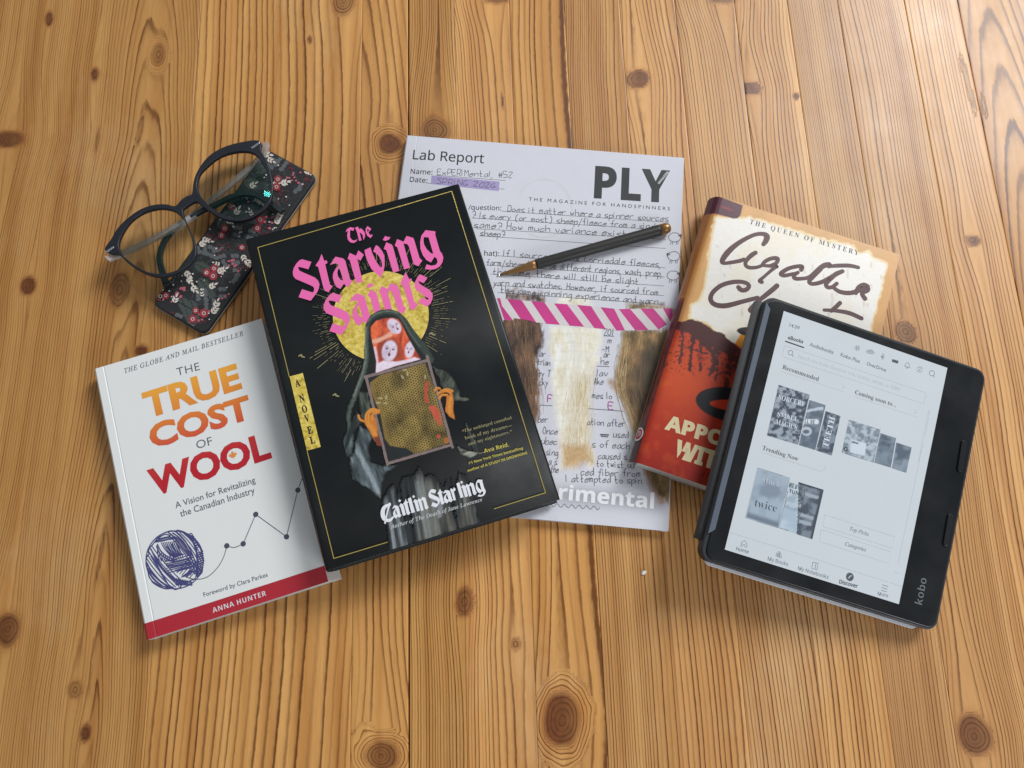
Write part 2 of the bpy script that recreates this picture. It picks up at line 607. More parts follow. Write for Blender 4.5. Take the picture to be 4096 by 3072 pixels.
# ================================================================== the table: glued pine planks
TABLE_YAW = 0.0332
TB = Frame(0, 0, 0, 0, 0, TABLE_YAW)
def plank_material():
    m, N, L, b = material('pine')
    def attr(n):
        a = N.new('ShaderNodeAttribute')
        a.attribute_name = n
        return a.outputs['Fac']
    def math_(op, a, c=None, clamp=False):
        x = N.new('ShaderNodeMath')
        x.operation = op
        x.use_clamp = clamp
        for i, s in enumerate((a, c)):
            if s is None:
                continue
            if isinstance(s, (int, float)):
                x.inputs[i].default_value = s
            else:
                L.new(s, x.inputs[i])
        return x.outputs[0]
    def mix(f, a, c):
        x = N.new('ShaderNodeMix')
        x.data_type = 'RGBA'
        for n, s in (('Factor', f), ('A', a), ('B', c)):
            if isinstance(s, tuple):
                x.inputs[n].default_value = (*s, 1)
            elif isinstance(s, float):
                x.inputs[n].default_value = s
            else:
                L.new(s, x.inputs[n])
        return x.outputs['Result']
    tc = N.new('ShaderNodeTexCoord')
    def noise(sx, sy, det=3, rough=.5):
        mp = N.new('ShaderNodeMapping')
        mp.inputs['Scale'].default_value = (sx, sy, 1)
        L.new(tc.outputs['Object'], mp.inputs['Vector'])
        n = N.new('ShaderNodeTexNoise')
        n.inputs['Scale'].default_value = 1
        n.inputs['Detail'].default_value = det
        n.inputs['Roughness'].default_value = rough
        L.new(mp.outputs['Vector'], n.inputs['Vector'])
        return n.outputs['Fac']
    streak = noise(85, 1.8, 4)
    blotch = noise(12, 2.5, 4)
    fibre = noise(1500, 60, 3, .65)
    edge = noise(420, 130, 2)
    ph = math_('ADD', attr('phase'), math_('MULTIPLY', math_('SUBTRACT', edge, .5), .22))
    fr = math_('FRACT', ph)
    ramp = N.new('ShaderNodeValToRGB')
    e = ramp.color_ramp.elements
    e[0].position, e[0].color = 0, (.30, .30, .30, 1)
    e[1].position, e[1].color = 1, (.42, .42, .42, 1)
    for p, v in ((.07, .04), (.45, .07), (.68, .30), (.82, .92), (.92, 1.0)):
        x = e.new(p)
        x.color = (v, v, v, 1)
    L.new(fr, ramp.inputs['Fac'])
    wn = N.new('ShaderNodeTexWhiteNoise')
    wn.noise_dimensions = '1D'
    L.new(math_('FLOOR', ph), wn.inputs['W'])
    late = math_('MULTIPLY', ramp.outputs['Color'], attr('strength'))
    late = math_('MULTIPLY', late, math_('ADD', math_('MULTIPLY', wn.outputs['Value'], .85), .38), True)
    late = math_('MULTIPLY', late, math_('ADD', math_('MULTIPLY', streak, .7), .75), True)
    early = mix(math_('MULTIPLY', math_('SUBTRACT', streak, .25), 1.9, True), A('e0ac6a', 1.06), A('b0743a', 1.04))
    early = mix(math_('MULTIPLY', math_('SUBTRACT', blotch, .48), 2.4, True), early, A('ba8248', 1.0))
    worn = math_('MULTIPLY', math_('SUBTRACT', noise(8, 5.5, 6, .62), .55), 2.6, True)
    early = mix(worn, early, A('d9b585', 1.06))
    dark = mix(blotch, A('7c4a1f', .95), A('623818', .9))
    col = mix(late, early, dark)
    kn = attr('knot')
    kcol = mix(math_('ADD', math_('MULTIPLY', ramp.outputs['Color'], .28), math_('MULTIPLY', math_('SUBTRACT', noise(210, 170, 5, .65), .28), 1.3), True), A('7c4524', 1.0), A('341a0e', 1.0))
    col = mix(kn, col, kcol)
    col = mix(attr('halo'), col, A('9a5524', 1.0))
    hsv = N.new('ShaderNodeHueSaturation')
    L.new(col, hsv.inputs['Color'])
    fleck = math_('MULTIPLY', math_('GREATER_THAN', noise(330, 90, 4, .7), .70), .16)
    tone = math_('ADD', math_('ADD', math_('MULTIPLY', math_('SUBTRACT', fibre, .5), .38), attr('tone')), fleck)
    L.new(tone, hsv.inputs['Value'])
    L.new(attr('satur'), hsv.inputs['Saturation'])
    L.new(hsv.outputs['Color'], b.inputs['Base Color'])
    rg = math_('ADD', math_('MULTIPLY', noise(14, 11, 5, .6), .30), .20)
    L.new(math_('ADD', rg, math_('MULTIPLY', fibre, .10)), b.inputs['Roughness'])
    b.inputs['Specular IOR Level'].default_value = .42
    h = math_('SUBTRACT', math_('MULTIPLY', fibre, .5), math_('MULTIPLY', late, .6))
    bp = N.new('ShaderNodeBump')
    bp.inputs['Strength'].default_value = .22
    bp.inputs['Distance'].default_value = .0003
    L.new(h, bp.inputs['Height'])
    L.new(bp.outputs['Normal'], b.inputs['Normal'])
    return m

# knots: place and half sizes read in the photo, darkness
KNOTS = [(196, 76, 15, 30, .9), (380, 297, 20, 32, .9), (633, 218, 28, 44, .55), (38, 557, 64, 36, .9), (113, 1143, 34, 42, .95), (478, 1160, 40, 70, .55),
         (563, 1404, 30, 28, 1), (32, 2516, 55, 70, .9), (342, 2933, 26, 46, .95), (300, 2760, 36, 50, .5), (1375, 5, 55, 60, .55),
         (1240, 158, 11, 17, .8), (1556, 574, 48, 46, .95), (1738, 520, 62, 60, .6), (2556, 316, 52, 44, .9), (3008, 354, 42, 26, .95),
         (3184, 385, 14, 14, 1), (2010, 404, 5, 36, .7), (1985, -4, 60, 22, .7), (2900, -6, 60, 22, .6), (3889, 962, 26, 19, .9),
         (2249, 2883, 72, 112, .95), (2062, 2577, 24, 26, .55), (1858, 2408, 40, 62, .8), (1523, 3024, 72, 70, .8), (3896, 2946, 72, 88, .85),
         (3622, 1328, 42, 46, .7), (3870, 330, 12, 130, .5), (3935, 420, 10, 60, .5), (390, 560, 8, 60, .5), (560, 520, 12, 70, .45), (400, 2230, 9, 160, .6)]
# planks: where each ends (photo column at mid height), ring spacing across it (mm), pith offset for arched grain, line strength, tone, saturation
PLANKS = [
    (-1800, -1150, [4, 2.4, 3.6], None, .80, .95, 1.04),
    (-1150, -260, [3, 2, 2.6], None, .75, .90, 1.06),
    (-260, 689, [1.7, 1.5, 2.0, 1.3, 1.7], (.78, .016, .055, 1.75), .70, .84, 1.02),
    (689, 1425, [5.6, 4.4, 4.6, 6.2, 8.0, 4.5], None, .82, .99, 1.02),
    (1425, 1635, [7.0, 4.5, 6.5], (-.35, .02, .06, 4.6), .80, 1.0, 1.02),
    (1635, 1843, [2.0, 1.7, 1.9, 2.6], None, .92, .88, 1.03),
    (1843, 2095, [1.9, 2.3, 5.4, 7.0], None, .82, 1.10, 1.0),
    (2095, 2345, [4.4, 4.4, 6.8, 18.0], None, .86, 1.04, 1.02),
    (2345, 2598, [1.8, 1.7, 2.0, 4.4], None, .88, .92, 1.0),
    (2598, 2850, [3.8, 3.0, 3.8, 6.0], None, .88, 1.08, .98),
    (2850, 3123, [1.9, 2.2, 2.6, 4.0], None, .90, .98, .97),
    (3123, 3365, [2.8, 3.2, 3.0, 3.8], None, .95, 1.02, .98),
    (3365, 3595, [1.5, 1.6, 2.6, 2.6], None, .78, .90, .95),
    (3595, 3900, [3.0, 4.5, 2.0, 1.4, 2.0], None, .85, .98, .96),
    (3900, 4143, [4.6, 3.6, 2.4, 4.0], None, .82, 1.08, .96),
    (4143, 4500, [9.0, 4.0, 2.4, 6.0], (.35, .01, .08, 3.6), .85, .97, 1.0),
    (4500, 5050, [3.0, 2.0, 3.4], None, .85, 1.0, 1.0),
    (5050, 5700, [4.0, 2.6, 5.4], None, .85, .95, 1.0)]

pine = plank_material()
tabletop = bpy.data.objects.new('tabletop', None)
COL.objects.link(tabletop)
tabletop.matrix_world = TB.mat()
tabletop['kind'] = 'structure'
kn_t = []
for kx, ky, rx, ry, dk in KNOTS:
    c0 = TB.uv((kx, ky))
    ax = abs(TB.uv((kx + rx, ky))[0] - c0[0])
    ay = abs(TB.uv((kx, ky + ry))[1] - c0[1])
    kn_t.append((c0[0], c0[1], ax, ay, dk))
prow = np.concatenate([np.arange(-.42, -.12, .014), np.arange(-.12, .48, .0021), np.arange(.48, 1.0, .014)])
for pi_, (xa, xb, spc, pith, stren, tone, sat) in enumerate(PLANKS):
    qa, qb = TB.uv((xa, 1536))[0], TB.uv((xb, 1536))[0]
    g = .00006
    ga = .0005 if xa == 1635 else g
    gb = .0005 if xb == 1635 else g
    q0, q1 = qa + ga, qb - gb
    inner = -.46 < (qa + qb) / 2 < .46
    nq = max(6, int((q1 - q0) / (.00115 if inner else .006)))
    be = .00035
    qs = np.concatenate([[q0, q0 + be * .35], np.linspace(q0 + be, q1 - be, nq), [q1 - be * .35, q1]])
    Q, P = np.meshgrid(qs, prow)
    Z = np.zeros_like(Q)
    Z[:, 0] = Z[:, -1] = -be
    Z[:, 1] = Z[:, -2] = -be * .3
    hz = (fbm(P * 0 + pi_ * 3.3, P * 2.0, pi_) - .5) * .0001
    Z += hz
    # grain lines: flow past knots, wander, then count rings across the plank
    s = Q.copy()
    wid = qb - qa
    s += (fbm(P * 4.0 + pi_ * 7, Q * 3, 10 + pi_, 3) - .5) * min(.014, wid * .34)
    s += (fbm(P * 22, Q * 60, 30 + pi_, 2) - .5) * .0009
    lull = np.zeros_like(Q)
    kmask, khalo, kph, ring_z, rph = (np.zeros_like(Q) for _ in range(5))
    for ci, (cq, cp, ax, ay, dk) in enumerate(kn_t):
        if not (q0 - ax * .6 < cq < q1 + ax * .6):
            continue
        dq, dp = Q - cq, P - cp
        rk = vnoise(np.array([ci * 3.7 + .4]), np.array([.6]), 8)[0]
        L_ = (ay * 1.5 + .010) * (.7 + 1.0 * rk)
        push = (ax * (.85 + .5 * rk)) ** 2 * np.exp(-np.abs(dp / L_) ** 1.7)
        base = s - cq
        lull = np.maximum(lull, np.exp(-(base / (ax * .75)) ** 2) * np.exp(-np.abs(dp / L_) ** 1.7))
        s = cq + base * base ** 2 / (base ** 2 + push + 1e-12)
        wob = 1 + (.25 + .5 * rk) * (fbm(dq * 75 + ci, dp * 55, 50 + ci, 2) - .5)
        tilt = (fbm(np.array([ci * 1.7]), np.array([.3]), 5)[0] - .5) * .9
        rho = np.sqrt(((dq + tilt * dp * .5) / ax) ** 2 + (dp / ay) ** 2) * wob
        k = 1 - sstep(.78, 1.08, rho)
        kmask = np.maximum(kmask, k * dk * np.clip(1 - .45 * (dq / ax) * (1 if ci % 2 else -1) * rk, .3, 1))
        khalo = np.maximum(khalo, np.exp(-((rho - 1.02) / .22) ** 2) * dk * .30)
        kph = np.where(k > .25, rho * max(1.3, ax / .0022), kph)
        zone = 1.0 + (.75 if ci in (2, 12, 21, 24) else 0)
        ring_z = np.where((rho < zone) & (k <= .25), 1, ring_z)
        rph = np.where((rho < zone) & (k <= .25), rho * max(3.0, ax / .0021) + 1.2 * fbm(dq * 40, dp * 30, 9 + ci, 2), rph)
    t = np.linspace(0, 1, 400)
    sp = np.interp(t, np.linspace(0, 1, len(spc)), spc) * .001
    sp = sp * (1 + .75 * (fbm(t * 16 + pi_ * 5, t * 0, 77 + pi_, 3) - .5))
    cum = np.concatenate([[0], np.cumsum((t[1] - t[0]) * wid / ((sp[1:] + sp[:-1]) / 2))])
    tt = (s - qa) / wid
    ph = np.interp(tt, t, cum) + np.where(tt < 0, tt * wid / sp[0], 0) + np.where(tt > 1, (tt - 1) * wid / sp[-1], 0)
    if pith:
        qc, d0, k_, spm = pith
        qc = qa + wid * qc
        D = d0 + k_ * (P - .15) + .006 * (fbm(P * 3 + pi_, P * 0, 91, 2) - .5)
        ph = np.sqrt((s - qc) ** 2 + D * np.abs(D) * 0 + D ** 2) / (spm * .001) + .8 * (fbm(s * 60, P * 2, 93 + pi_, 3) - .5)
    ph = np.where(ring_z > .5, rph, ph)
    ph = np.where(kmask > .2, kph, ph)
    rows, cols = Q.shape
    # rim goes down between planks
    U = np.concatenate([Q[:, :1], Q, Q[:, -1:]], 1)
    Vv = np.concatenate([P[:, :1], P, P[:, -1:]], 1)
    ZZ = np.concatenate([Z[:, :1] - .012, Z, Z[:, -1:] - .012], 1)
    o = grid_patch('plank', U, Vv, ZZ, np.ones((rows, cols + 2, 3)), pine, tabletop)
    for nm, arr in (('phase', ph), ('knot', kmask), ('halo', khalo * (1 - kmask)), ('strength', stren * (1 - .9 * lull * (ring_z < .5) * (kmask < .2))),
                    ('tone', tone + .0 * Q), ('satur', np.full_like(Q, sat))):
        a2 = np.concatenate([arr[:, :1], arr, arr[:, -1:]], 1).astype(np.float32)
        at = o.data.attributes.new(nm, 'FLOAT', 'POINT')
        at.data.foreach_set('value', a2.ravel())
under = slab('table_underside', [(-.73, -.42), (.76, -.42), (.76, .99), (-.73, .99)], -.03, -.0125, surf('table_core', A('4a2c14'), .8), tabletop)

# ================================================================== white paperback at the left
FT = Frame(-.2301, -.0291, .0125, 0, 0, .3084)
WT, HT = .1181, .1864
ZT, ZT3, ZT4, ZB = (350, 1250, .8140), (400, 1300, .30134), (500, 1650, .30134), (570, 2080, .17478)
white_cover = surf('satin_white_cover', (.79, .80, .79), .42, .4, .02, 900, bump=.12)
ink_grey = surf('grey_ink', A('62666f', 1.0), .45)
ink_navy = surf('navy_ink', A('45477a', 1.0), .45)
ink_red = surf('crimson_ink', A('a62834', 1.15), .42, .4, .04)
ink_white = surf('white_ink', (.72, .72, .74), .45)
t = empty('paperback_book', FT, 'white paperback with orange and red title and a drawn yarn ball', 'book')
page_block('page_block', .0012, WT - .0006, .0006, HT - .0006, -.0119, -.0005, PAPER, t, lean=.0065)
LIFT = .0021
def zt(u):
    return LIFT * max(0.0, (u - .0067) / (WT - .0067)) ** 2
us_ = [.0067 + (WT - .0067) * k / 9 for k in range(10)]
cov = loft('cover', [(WT + .0058, -.0125), (.0006, -.0125), (-.0002, -.0117), (-.0002, -.0008), (.0007, 0), (.0054, 0), (.0060, -.00028)] + [(u_, zt(u_)) for u_ in us_],
           -.00035, 0, HT, white_cover, t)
vt = FT.uv((278, 1530), ZT)[1]
i = Ink(z=.00042)
bp_ = [(-.0006, -.0115), (-.0006, -.0006), (.0007, .00042), (.0054, .00042), (.0060, .00014)] + [(u_, zt(u_) + .00042) for u_ in us_]
bp_[-1] = (WT + .0001, bp_[-1][1])
V = [(p[0], v_, p[1]) for p in bp_ for v_ in (-.00003, vt)]
i.raw(V, [(2 * k, 2 * k + 2, 2 * k + 3, 2 * k + 1) for k in range(len(bp_) - 1)])
i.build('red_band', ink_red, cov)
ZP = .00047
def InkT(zm=None):
    i = Ink(FT, ZP, zm)
    i.zf = zt
    return i
i = InkT(ZT3)
i.text('TRUE', (623, 1232), (1900, 832), '', .040, top=(538, 912))
i.text('COST', (690, 1636), (2040, 1226), '', .040, top=(640, 1330))
i.zm = ZT4
i.text('WOOL', (362, 1106), (1962, 592), '', .040, top=(270, 770))
vtop, vbot = FT.uv((538, 908), ZT3)[1], FT.uv((450, 1080), ZT4)[1]
def title_col(u, v):
    s = np.clip((vtop - v) / (vtop - vbot), 0, 1)[:, None]
    a, b, c, d = (np.array(A(h, 1.1)) for h in ('e8a23c', 'd87c34', 'c8463a', 'b3222d'))
    out = np.where(s < .33, a + (b - a) * s / .33, np.where(s < .62, b + (c - b) * (s - .33) / .29, c + (d - c) * np.clip((s - .62) / .2, 0, 1)))
    return out
i.build('title_lettering', painted('title_print', .42, .4), cov, title_col)
for nm, zz_, s_, a_, b_, st_, bd, sp_, tp in (
        ('banner_lettering', ZT3, 'THE GLOBE AND MAIL BESTSELLER', (335, 642), (1918, 150), 'serifi', .004, 1.12, (318, 582)),
        ('title_lettering', ZT3, 'THE', (1032, 680), (1337, 600), '', -.004, 1.08, (1010, 582)),
        ('title_lettering', ZT3, 'OF', (1296, 1650), (1505, 1590), '', -.004, 1, (1275, 1545)),
        ('subtitle_lettering', ZT4, 'A Vision for Revitalizing', (680, 1274), (1745, 932), '', .004, 1, (660, 1195)),
        ('subtitle_lettering', ZT4, 'the Canadian Industry', (745, 1388), (1738, 1072), '', .004, 1, (722, 1305)),
        ('foreword_lettering', ZT, 'Foreword by Clara Parkes', (574, 1398), (890, 1297), '', .003, 1, None)):
    i = InkT(zz_)
    i.text(s_, a_, b_, st_, bd, spacing=sp_, top=tp)
    i.build(nm, ink_grey, cov)
i = InkT(ZT)
i.text('ANNA HUNTER', (619, 1476), (882, 1390), 'sansb', -.004, spacing=1.08)
i.build('author_lettering', ink_white, cov)
# maple leaf inside the last O
i = InkT(None)
cx, cy = FT.uv((1443, 578), ZT4)
leaf = [(0, -.9), (.05, -.35), (.45, -.4), (.38, -.2), (.9, .12), (.75, .2), (.85, .5), (.5, .42), (.42, .6), (.18, .32), (.28, .85), (.12, .78), (0, 1.1)]
leaf = leaf + [(-x, y) for x, y in leaf[-2:0:-1]]
i.fr = None
i.poly([(cx + x * .0032, cy + y * .0032) for x, y in leaf])
i.build('maple_leaf_print', surf('orange_ink', A('dc8a3c', 1.1), .45), cov)
# drawn line chart running off the ball
i = InkT(ZT)
i.stroke([(470, 1293), (530, 1311), (590, 1300), (640, 1255), (672, 1200), (687, 1147)], .42)
i.stroke([(687, 1147), (725, 1155), (768, 1137)], .42)
for a_, b_ in (((768, 1137), (830, 993)), ((830, 993), (982, 1103)), ((982, 1103), (1038, 875)), ((1038, 875), (1066, 800))):
    i.stroke([a_, b_], .45, 0)
for c_ in ((687, 1147), (768, 1137), (830, 993), (982, 1103), (1038, 875)):
    i.disc(c_, .00175)
i.build('chart_drawing', surf('ink_line', A('4a4d5c', 1.0), .45), cov)
# yarn ball
i = InkT(ZB)
def st(w, *p):
    i.stroke(list(p), w * 1.35, 5)
st(.55, (600, 262), (480, 310), (380, 385), (295, 490), (225, 580), (160, 660), (145, 740), (160, 780), (105, 850), (90, 980), (110, 1100), (140, 1200), (160, 1300), (215, 1380), (235, 1420),
   (330, 1490), (430, 1540), (560, 1575), (690, 1560), (760, 1590), (840, 1560), (890, 1520))
st(.55, (600, 262), (700, 250), (800, 290), (900, 380), (1000, 500), (1100, 680), (1180, 860), (1230, 1060), (1240, 1250), (1200, 1350), (1100, 1380))
st(.9, (800, 245), (900, 265), (1000, 310), (1100, 400), (1180, 530), (1240, 700), (1265, 900), (1270, 1100), (1270, 1290))
st(.6, (700, 300), (830, 390), (960, 520), (1060, 690), (1130, 870), (1180, 1050), (1200, 1150))
st(.5, (640, 330), (800, 420), (930, 560), (1030, 700), (1070, 800))
st(.5, (600, 290), (680, 350), (760, 450), (850, 560), (960, 700), (1040, 800))
st(.8, (710, 430), (600, 440), (480, 470), (300, 500))
st(.5, (700, 400), (600, 400), (470, 430), (320, 470))
st(.5, (640, 360), (540, 330), (440, 370), (370, 430), (560, 390), (640, 380))
for k in range(9):
    x0 = 440 + k * 40
    st(.42, (x0, 520 - k * 4), (x0 + 60, 640), (x0 + 160, 760 + k * 3), (x0 + 300 - k * 12, 870 - k * 12))
st(.6, (350, 560), (420, 700), (540, 810), (700, 890), (780, 910))
st(.6, (330, 600), (400, 760), (520, 860), (640, 920), (740, 940))
for k in range(7):
    st(.42, (350 + k * 45, 700 + k * 30), (370 + k * 45, 850 + k * 15), (400 + k * 45, 940))
for k in range(7):
    st(.55 if k % 2 else .42, (520 + k * 45, 1000 + k * 32), (800 + k * 20, 960 + k * 30), (1100 + k * 6, 880 + k * 36))
for k in range(4):
    st(.55, (200 + k * 26, 660 + k * 60), (330 + k * 30, 900 + k * 60), (520 + k * 40, 1150 + k * 55), (760 + k * 30, 1350 + k * 28), (1130 - k * 80, 1420 + k * 30))
for k in range(4):
    st(.55, (110 + k * 20, 980 + k * 60), (220 + k * 30, 1180 + k * 45), (400 + k * 35, 1380 + k * 30), (620 + k * 30, 1540))
for k in range(16):
    x0, y0 = 190 + k * 22, 830 + k * 38
    st(.42, (x0, y0), (x0 + 45, y0 + 20), (x0 + 70, y0 + 60))
for k in range(10):
    st(.5, (1270, 760 + k * 55), (1340, 735 + k * 50), (1410 - abs(k - 4) * 6, 710 + k * 52), (1400 - abs(k - 4) * 8, 750 + k * 52), (1290, 800 + k * 55))
for k in range(6):
    st(.45, (1040 + k * 40, 340 + k * 50), (1120 + k * 36, 310 + k * 52), (1150 + k * 34, 350 + k * 50), (1060 + k * 36, 380 + k * 52))
for k in range(9):
    x0 = 740 + k * 44
    st(.45, (x0, 1330 + k * 8), (x0 + 10, 1420 + k * 7), (x0 + 50, 1490), (x0 + 40, 1400 + k * 5))
for k in range(6):
    st(.45, (900 + k * 40, 1310 - k * 10), (1020 + k * 30, 1220 - k * 10), (1150 + k * 12, 1120 + k * 24))
for k in range(9):
    st(.4, (240 + k * 28, 1400 + k * 18), (270 + k * 28, 1450 + k * 14), (290 + k * 26, 1440 + k * 16))
def fam(al, ks, t0, t1, bul, w):
    for k in ks:
        pts = []
        hl = math.sqrt(max(0, 1 - k * k))
        for j in range(7):
            tt_ = t0 + (t1 - t0) * j / 6
            d_ = k + bul * (1 - tt_ * tt_)
            pts.append((752 + 655 * (math.cos(al) * tt_ * hl - math.sin(al) * d_), 912 + 655 * (math.sin(al) * tt_ * hl + math.cos(al) * d_)))
        st(w, *pts)
fam(.95, np.linspace(-.86, -.30, 7), -.9, .95, -.10, .42)
fam(.85, np.linspace(.28, .92, 7), -.95, .9, .06, .42)
fam(-.25, np.linspace(-.05, .35, 6), -.35, .55, .03, .42)
fam(1.15, np.linspace(-.25, .15, 6), -.55, .05, -.05, .40)
fam(-.9, np.linspace(.30, .75, 6), -.3, .5, .05, .40)
st(.5, *[(752 + 660 * math.cos(a_), 912 + 660 * math.sin(a_)) for a_ in np.linspace(.3, 6.0, 22)])
i.build('yarn_ball_drawing', ink_navy, cov)

# ================================================================== magazine under the other books
FM = Frame(-.1042, .058, .006, 0, 0, -.0913)
WM, HM = .2085, .2762
Z5, Z6, Z7 = (1550, 500, .56510), (1950, 1150, .63289), (1950, 1150, .36166)
mag_paper = surf('uncoated_magazine_cover', (.66, .66, .72), .55, .3, .03, 120, bump=.12)
ink_black = surf('black_ink', A('26262a', 1.0), .5)
ink_pencil = surf('pencil_grey', A('4a4b52', 1.0), .6)
t = empty('magazine', FM, 'pale lilac magazine with lab report handwriting and fibre locks on its cover, under the pen', 'magazine')
page_block('page_block', .0008, WM - .0004, .0004, HM - .0004, -.0057, -.0003, PAPER, t)
cov = loft('cover', [(WM, -.006), (.0005, -.006), (-.0001, -.0055), (-.0001, -.0005), (.0006, 0), (.0075, 0), (.0079, -.00015), (.0083, 0), (WM, 0)], -.0002, 0, HM, mag_paper, t)
ZP = .00026
for nm, s_, a_, b_, st_, bd, sp_, tp in (
        ('heading_lettering', 'Lab Report', (178, 243), (681, 272), 'sans', .004, 1, (183, 172)), ('form_lettering', 'Name:', (163, 345), (317, 352), 'sans', .004, 1, None),
        ('form_lettering', 'Date:', (157, 402), (281, 411), 'sans', .004, 1, None), ('form_lettering', '/question:', (572, 599), (805, 605), 'sans', .004, 1, None),
        ('form_lettering', 'hat):', (684, 925), (788, 929), 'sans', .004, 1, None), ('masthead_lettering', 'PLY', (1460, 514), (1995, 548), 'sansb', .012, 1.02, (1472, 290)),
        ('tagline_lettering', 'THE MAGAZINE FOR HANDSPINNERS', (1000, 537), (1998, 606), '', .0, 1.55, (1002, 513))):
    i = Ink(FM, ZP, Z5)
    i.text(s_, a_, b_, st_, bd, spacing=sp_, top=tp)
    i.build(nm, ink_black, cov)
i = Ink(FM, ZP + .00004, Z5)
i.text('MAGAZINE', (1924, 420), (1992, 336), 'sansb')
i.build('small_white_lettering', ink_white, cov)
i = Ink(FM, ZP, Z5)
for a_, b_ in (((345, 357), (835, 394)), ((283, 413), (310, 415)), ((790, 452), (828, 455)), ((808, 611), (1990, 690)), ((600, 659), (1940, 743)), ((630, 735), (1970, 810)),
               ((650, 785), (1968, 875)), ((790, 927), (1965, 1012)), ((700, 992), (1960, 1077)), ((730, 1055), (1955, 1140)), ((750, 1135), (1955, 1208)), ((780, 1187), (1950, 1271))):
    i.stroke([a_, b_], .26, 0)
i.build('ruled_lines', ink_black, cov)
i = Ink(FM, ZP, Z5)
i.poly([(312, 358), (793, 402), (787, 468), (308, 418)])
i.build('highlighter_mark', surf('violet_highlighter', A('9d90ba', 1.1), .5), cov)
i = Ink(FM, ZP + .00004, Z5)
i.hand('SPRING 2026', (345, 414), (770, 449), 4.2, .38, 4)
i.hand('ExPERIMental, #52', (352, 352), (888, 377), 4.8, .34, 1)
for s_, a_, b_ in (('Does it matter where a spinner sources', (848, 611), (1995, 684)), ('? Is every (or most) sheep/fleece from a single', (598, 657), (1940, 741)),
                   ('same? How much variance exists in a', (612, 724), (1900, 803)), ('sheep?', (655, 784), (835, 797)), ('If I source several Corriedale fleeces,', (820, 929), (1945, 1008)),
                   ('farm/sheep but from different regions, wash, prep,', (700, 991), (1952, 1073)), ('the same, there will still be slight', (745, 1056), (1785, 1129)),
                   ('yarn and swatches. However, if sourced from', (750, 1133), (1922, 1205)), ('the same spinning experience and yarn', (800, 1188), (1920, 1269))):
    i.hand(s_, a_, b_, 4.9, .36, len(s_))
i.zm = Z6
for s_, a_, b_ in (('201', (735, 302), (798, 305)), ('m', (758, 352), (790, 354)), ('-M', (725, 408), (772, 410)), ('ar', (735, 440), (778, 442)), ('he', (715, 485), (770, 489)),
                   ('lav', (690, 560), (765, 563)), ('Ake', (672, 612), (735, 616)), ('mes lo', (660, 700), (792, 706)), ('7', (340, 350), (360, 352)), ('ar', (330, 435), (370, 438)),
                   ('trian', (318, 488), (398, 494)), ('ey T', (318, 560), (400, 566)), ('cky', (325, 618), (385, 622)), ('ber', (318, 852), (385, 856)), ('Once', (350, 925), (448, 930)),
                   ('ubec', (340, 988), (445, 996)), ('sing', (370, 1058), (450, 1064)), ('a s', (385, 1118), (445, 1122)), ('the', (400, 1168), (450, 1174)), ('ation after', (630, 868), (876, 880)),
                   ('used', (795, 945), (895, 952)), ('s of each', (660, 1010), (905, 1022)), ('caused s', (700, 1082), (885, 1090)), ('to twist ou', (690, 1132), (930, 1142)),
                   ('ced fiber from', (590, 1185), (972, 1198)), ('I attempted to spin', (495, 1226), (980, 1240))):
    i.hand(s_, a_, b_, 4.7, .36, len(s_))
i.stroke([(715, 930), (765, 932)], .8, 0)
i.stroke([(718, 940), (760, 944)], .6, 0)
for a_, b_ in (((735, 306), (800, 309)), ((690, 497), (770, 501)), ((330, 744), (410, 748)), ((640, 766), (860, 782))):
    i.stroke([a_, b_], .30, 0)
sq = []
for k in range(26):
    sq.append((360 + k * 14, 1372 + k * .9 + 12 * math.sin(k * 1.9)))
i.stroke(sq, .28)
# little sheep along the margin
i.zm = Z5
for (cx, cy), fx in (((2032, 792), 1), ((2026, 925), -1), ((2022, 1062), 1)):
    pts = []
    for k in range(27):
        a_ = 2 * math.pi * k / 27
        r_ = 1 + .16 * (k % 2)
        pts.append((cx + 40 * r_ * math.cos(a_), cy + 30 * r_ * math.sin(a_) + 4))
    i.stroke(pts, .28, 3, True)
    i.stroke([(cx + fx * 30, cy - 8), (cx + fx * 46, cy - 14), (cx + fx * 44, cy + 2)], .9)
    for dx in (-25, -12, 14, 26):
        i.stroke([(cx + dx, cy + 32), (cx + dx - 3, cy + 54)], .32, 0)
i.build('handwriting', ink_pencil, cov)
purple = surf('purple_pen', A('a04a8c', 1.1), .5)
for s_, a_, b_ in (('F', (378, 722), (415, 726)), ('E', (762, 768), (802, 772))):
    i = Ink(FM, ZP + .00004, Z6)
    i.hand(s_, a_, b_, 5.2, .7, 3)
    i.build('purple_letter', purple, cov)
# faint tea ring
i = Ink(FM, ZP - .00003, Z5)
ring = [(1105 + 200 * math.cos(a_) * (1 + .02 * math.sin(3 * a_)), 590 + 205 * math.sin(a_)) for a_ in np.linspace(-2.6, 2.9, 40)]
i.stroke(ring, [1.2 + .8 * math.sin(k) for k in range(40)], 2)
i.build('tea_stain', surf('tea_stain', (.64, .63, .66), .55, .3, .05, 200), cov)

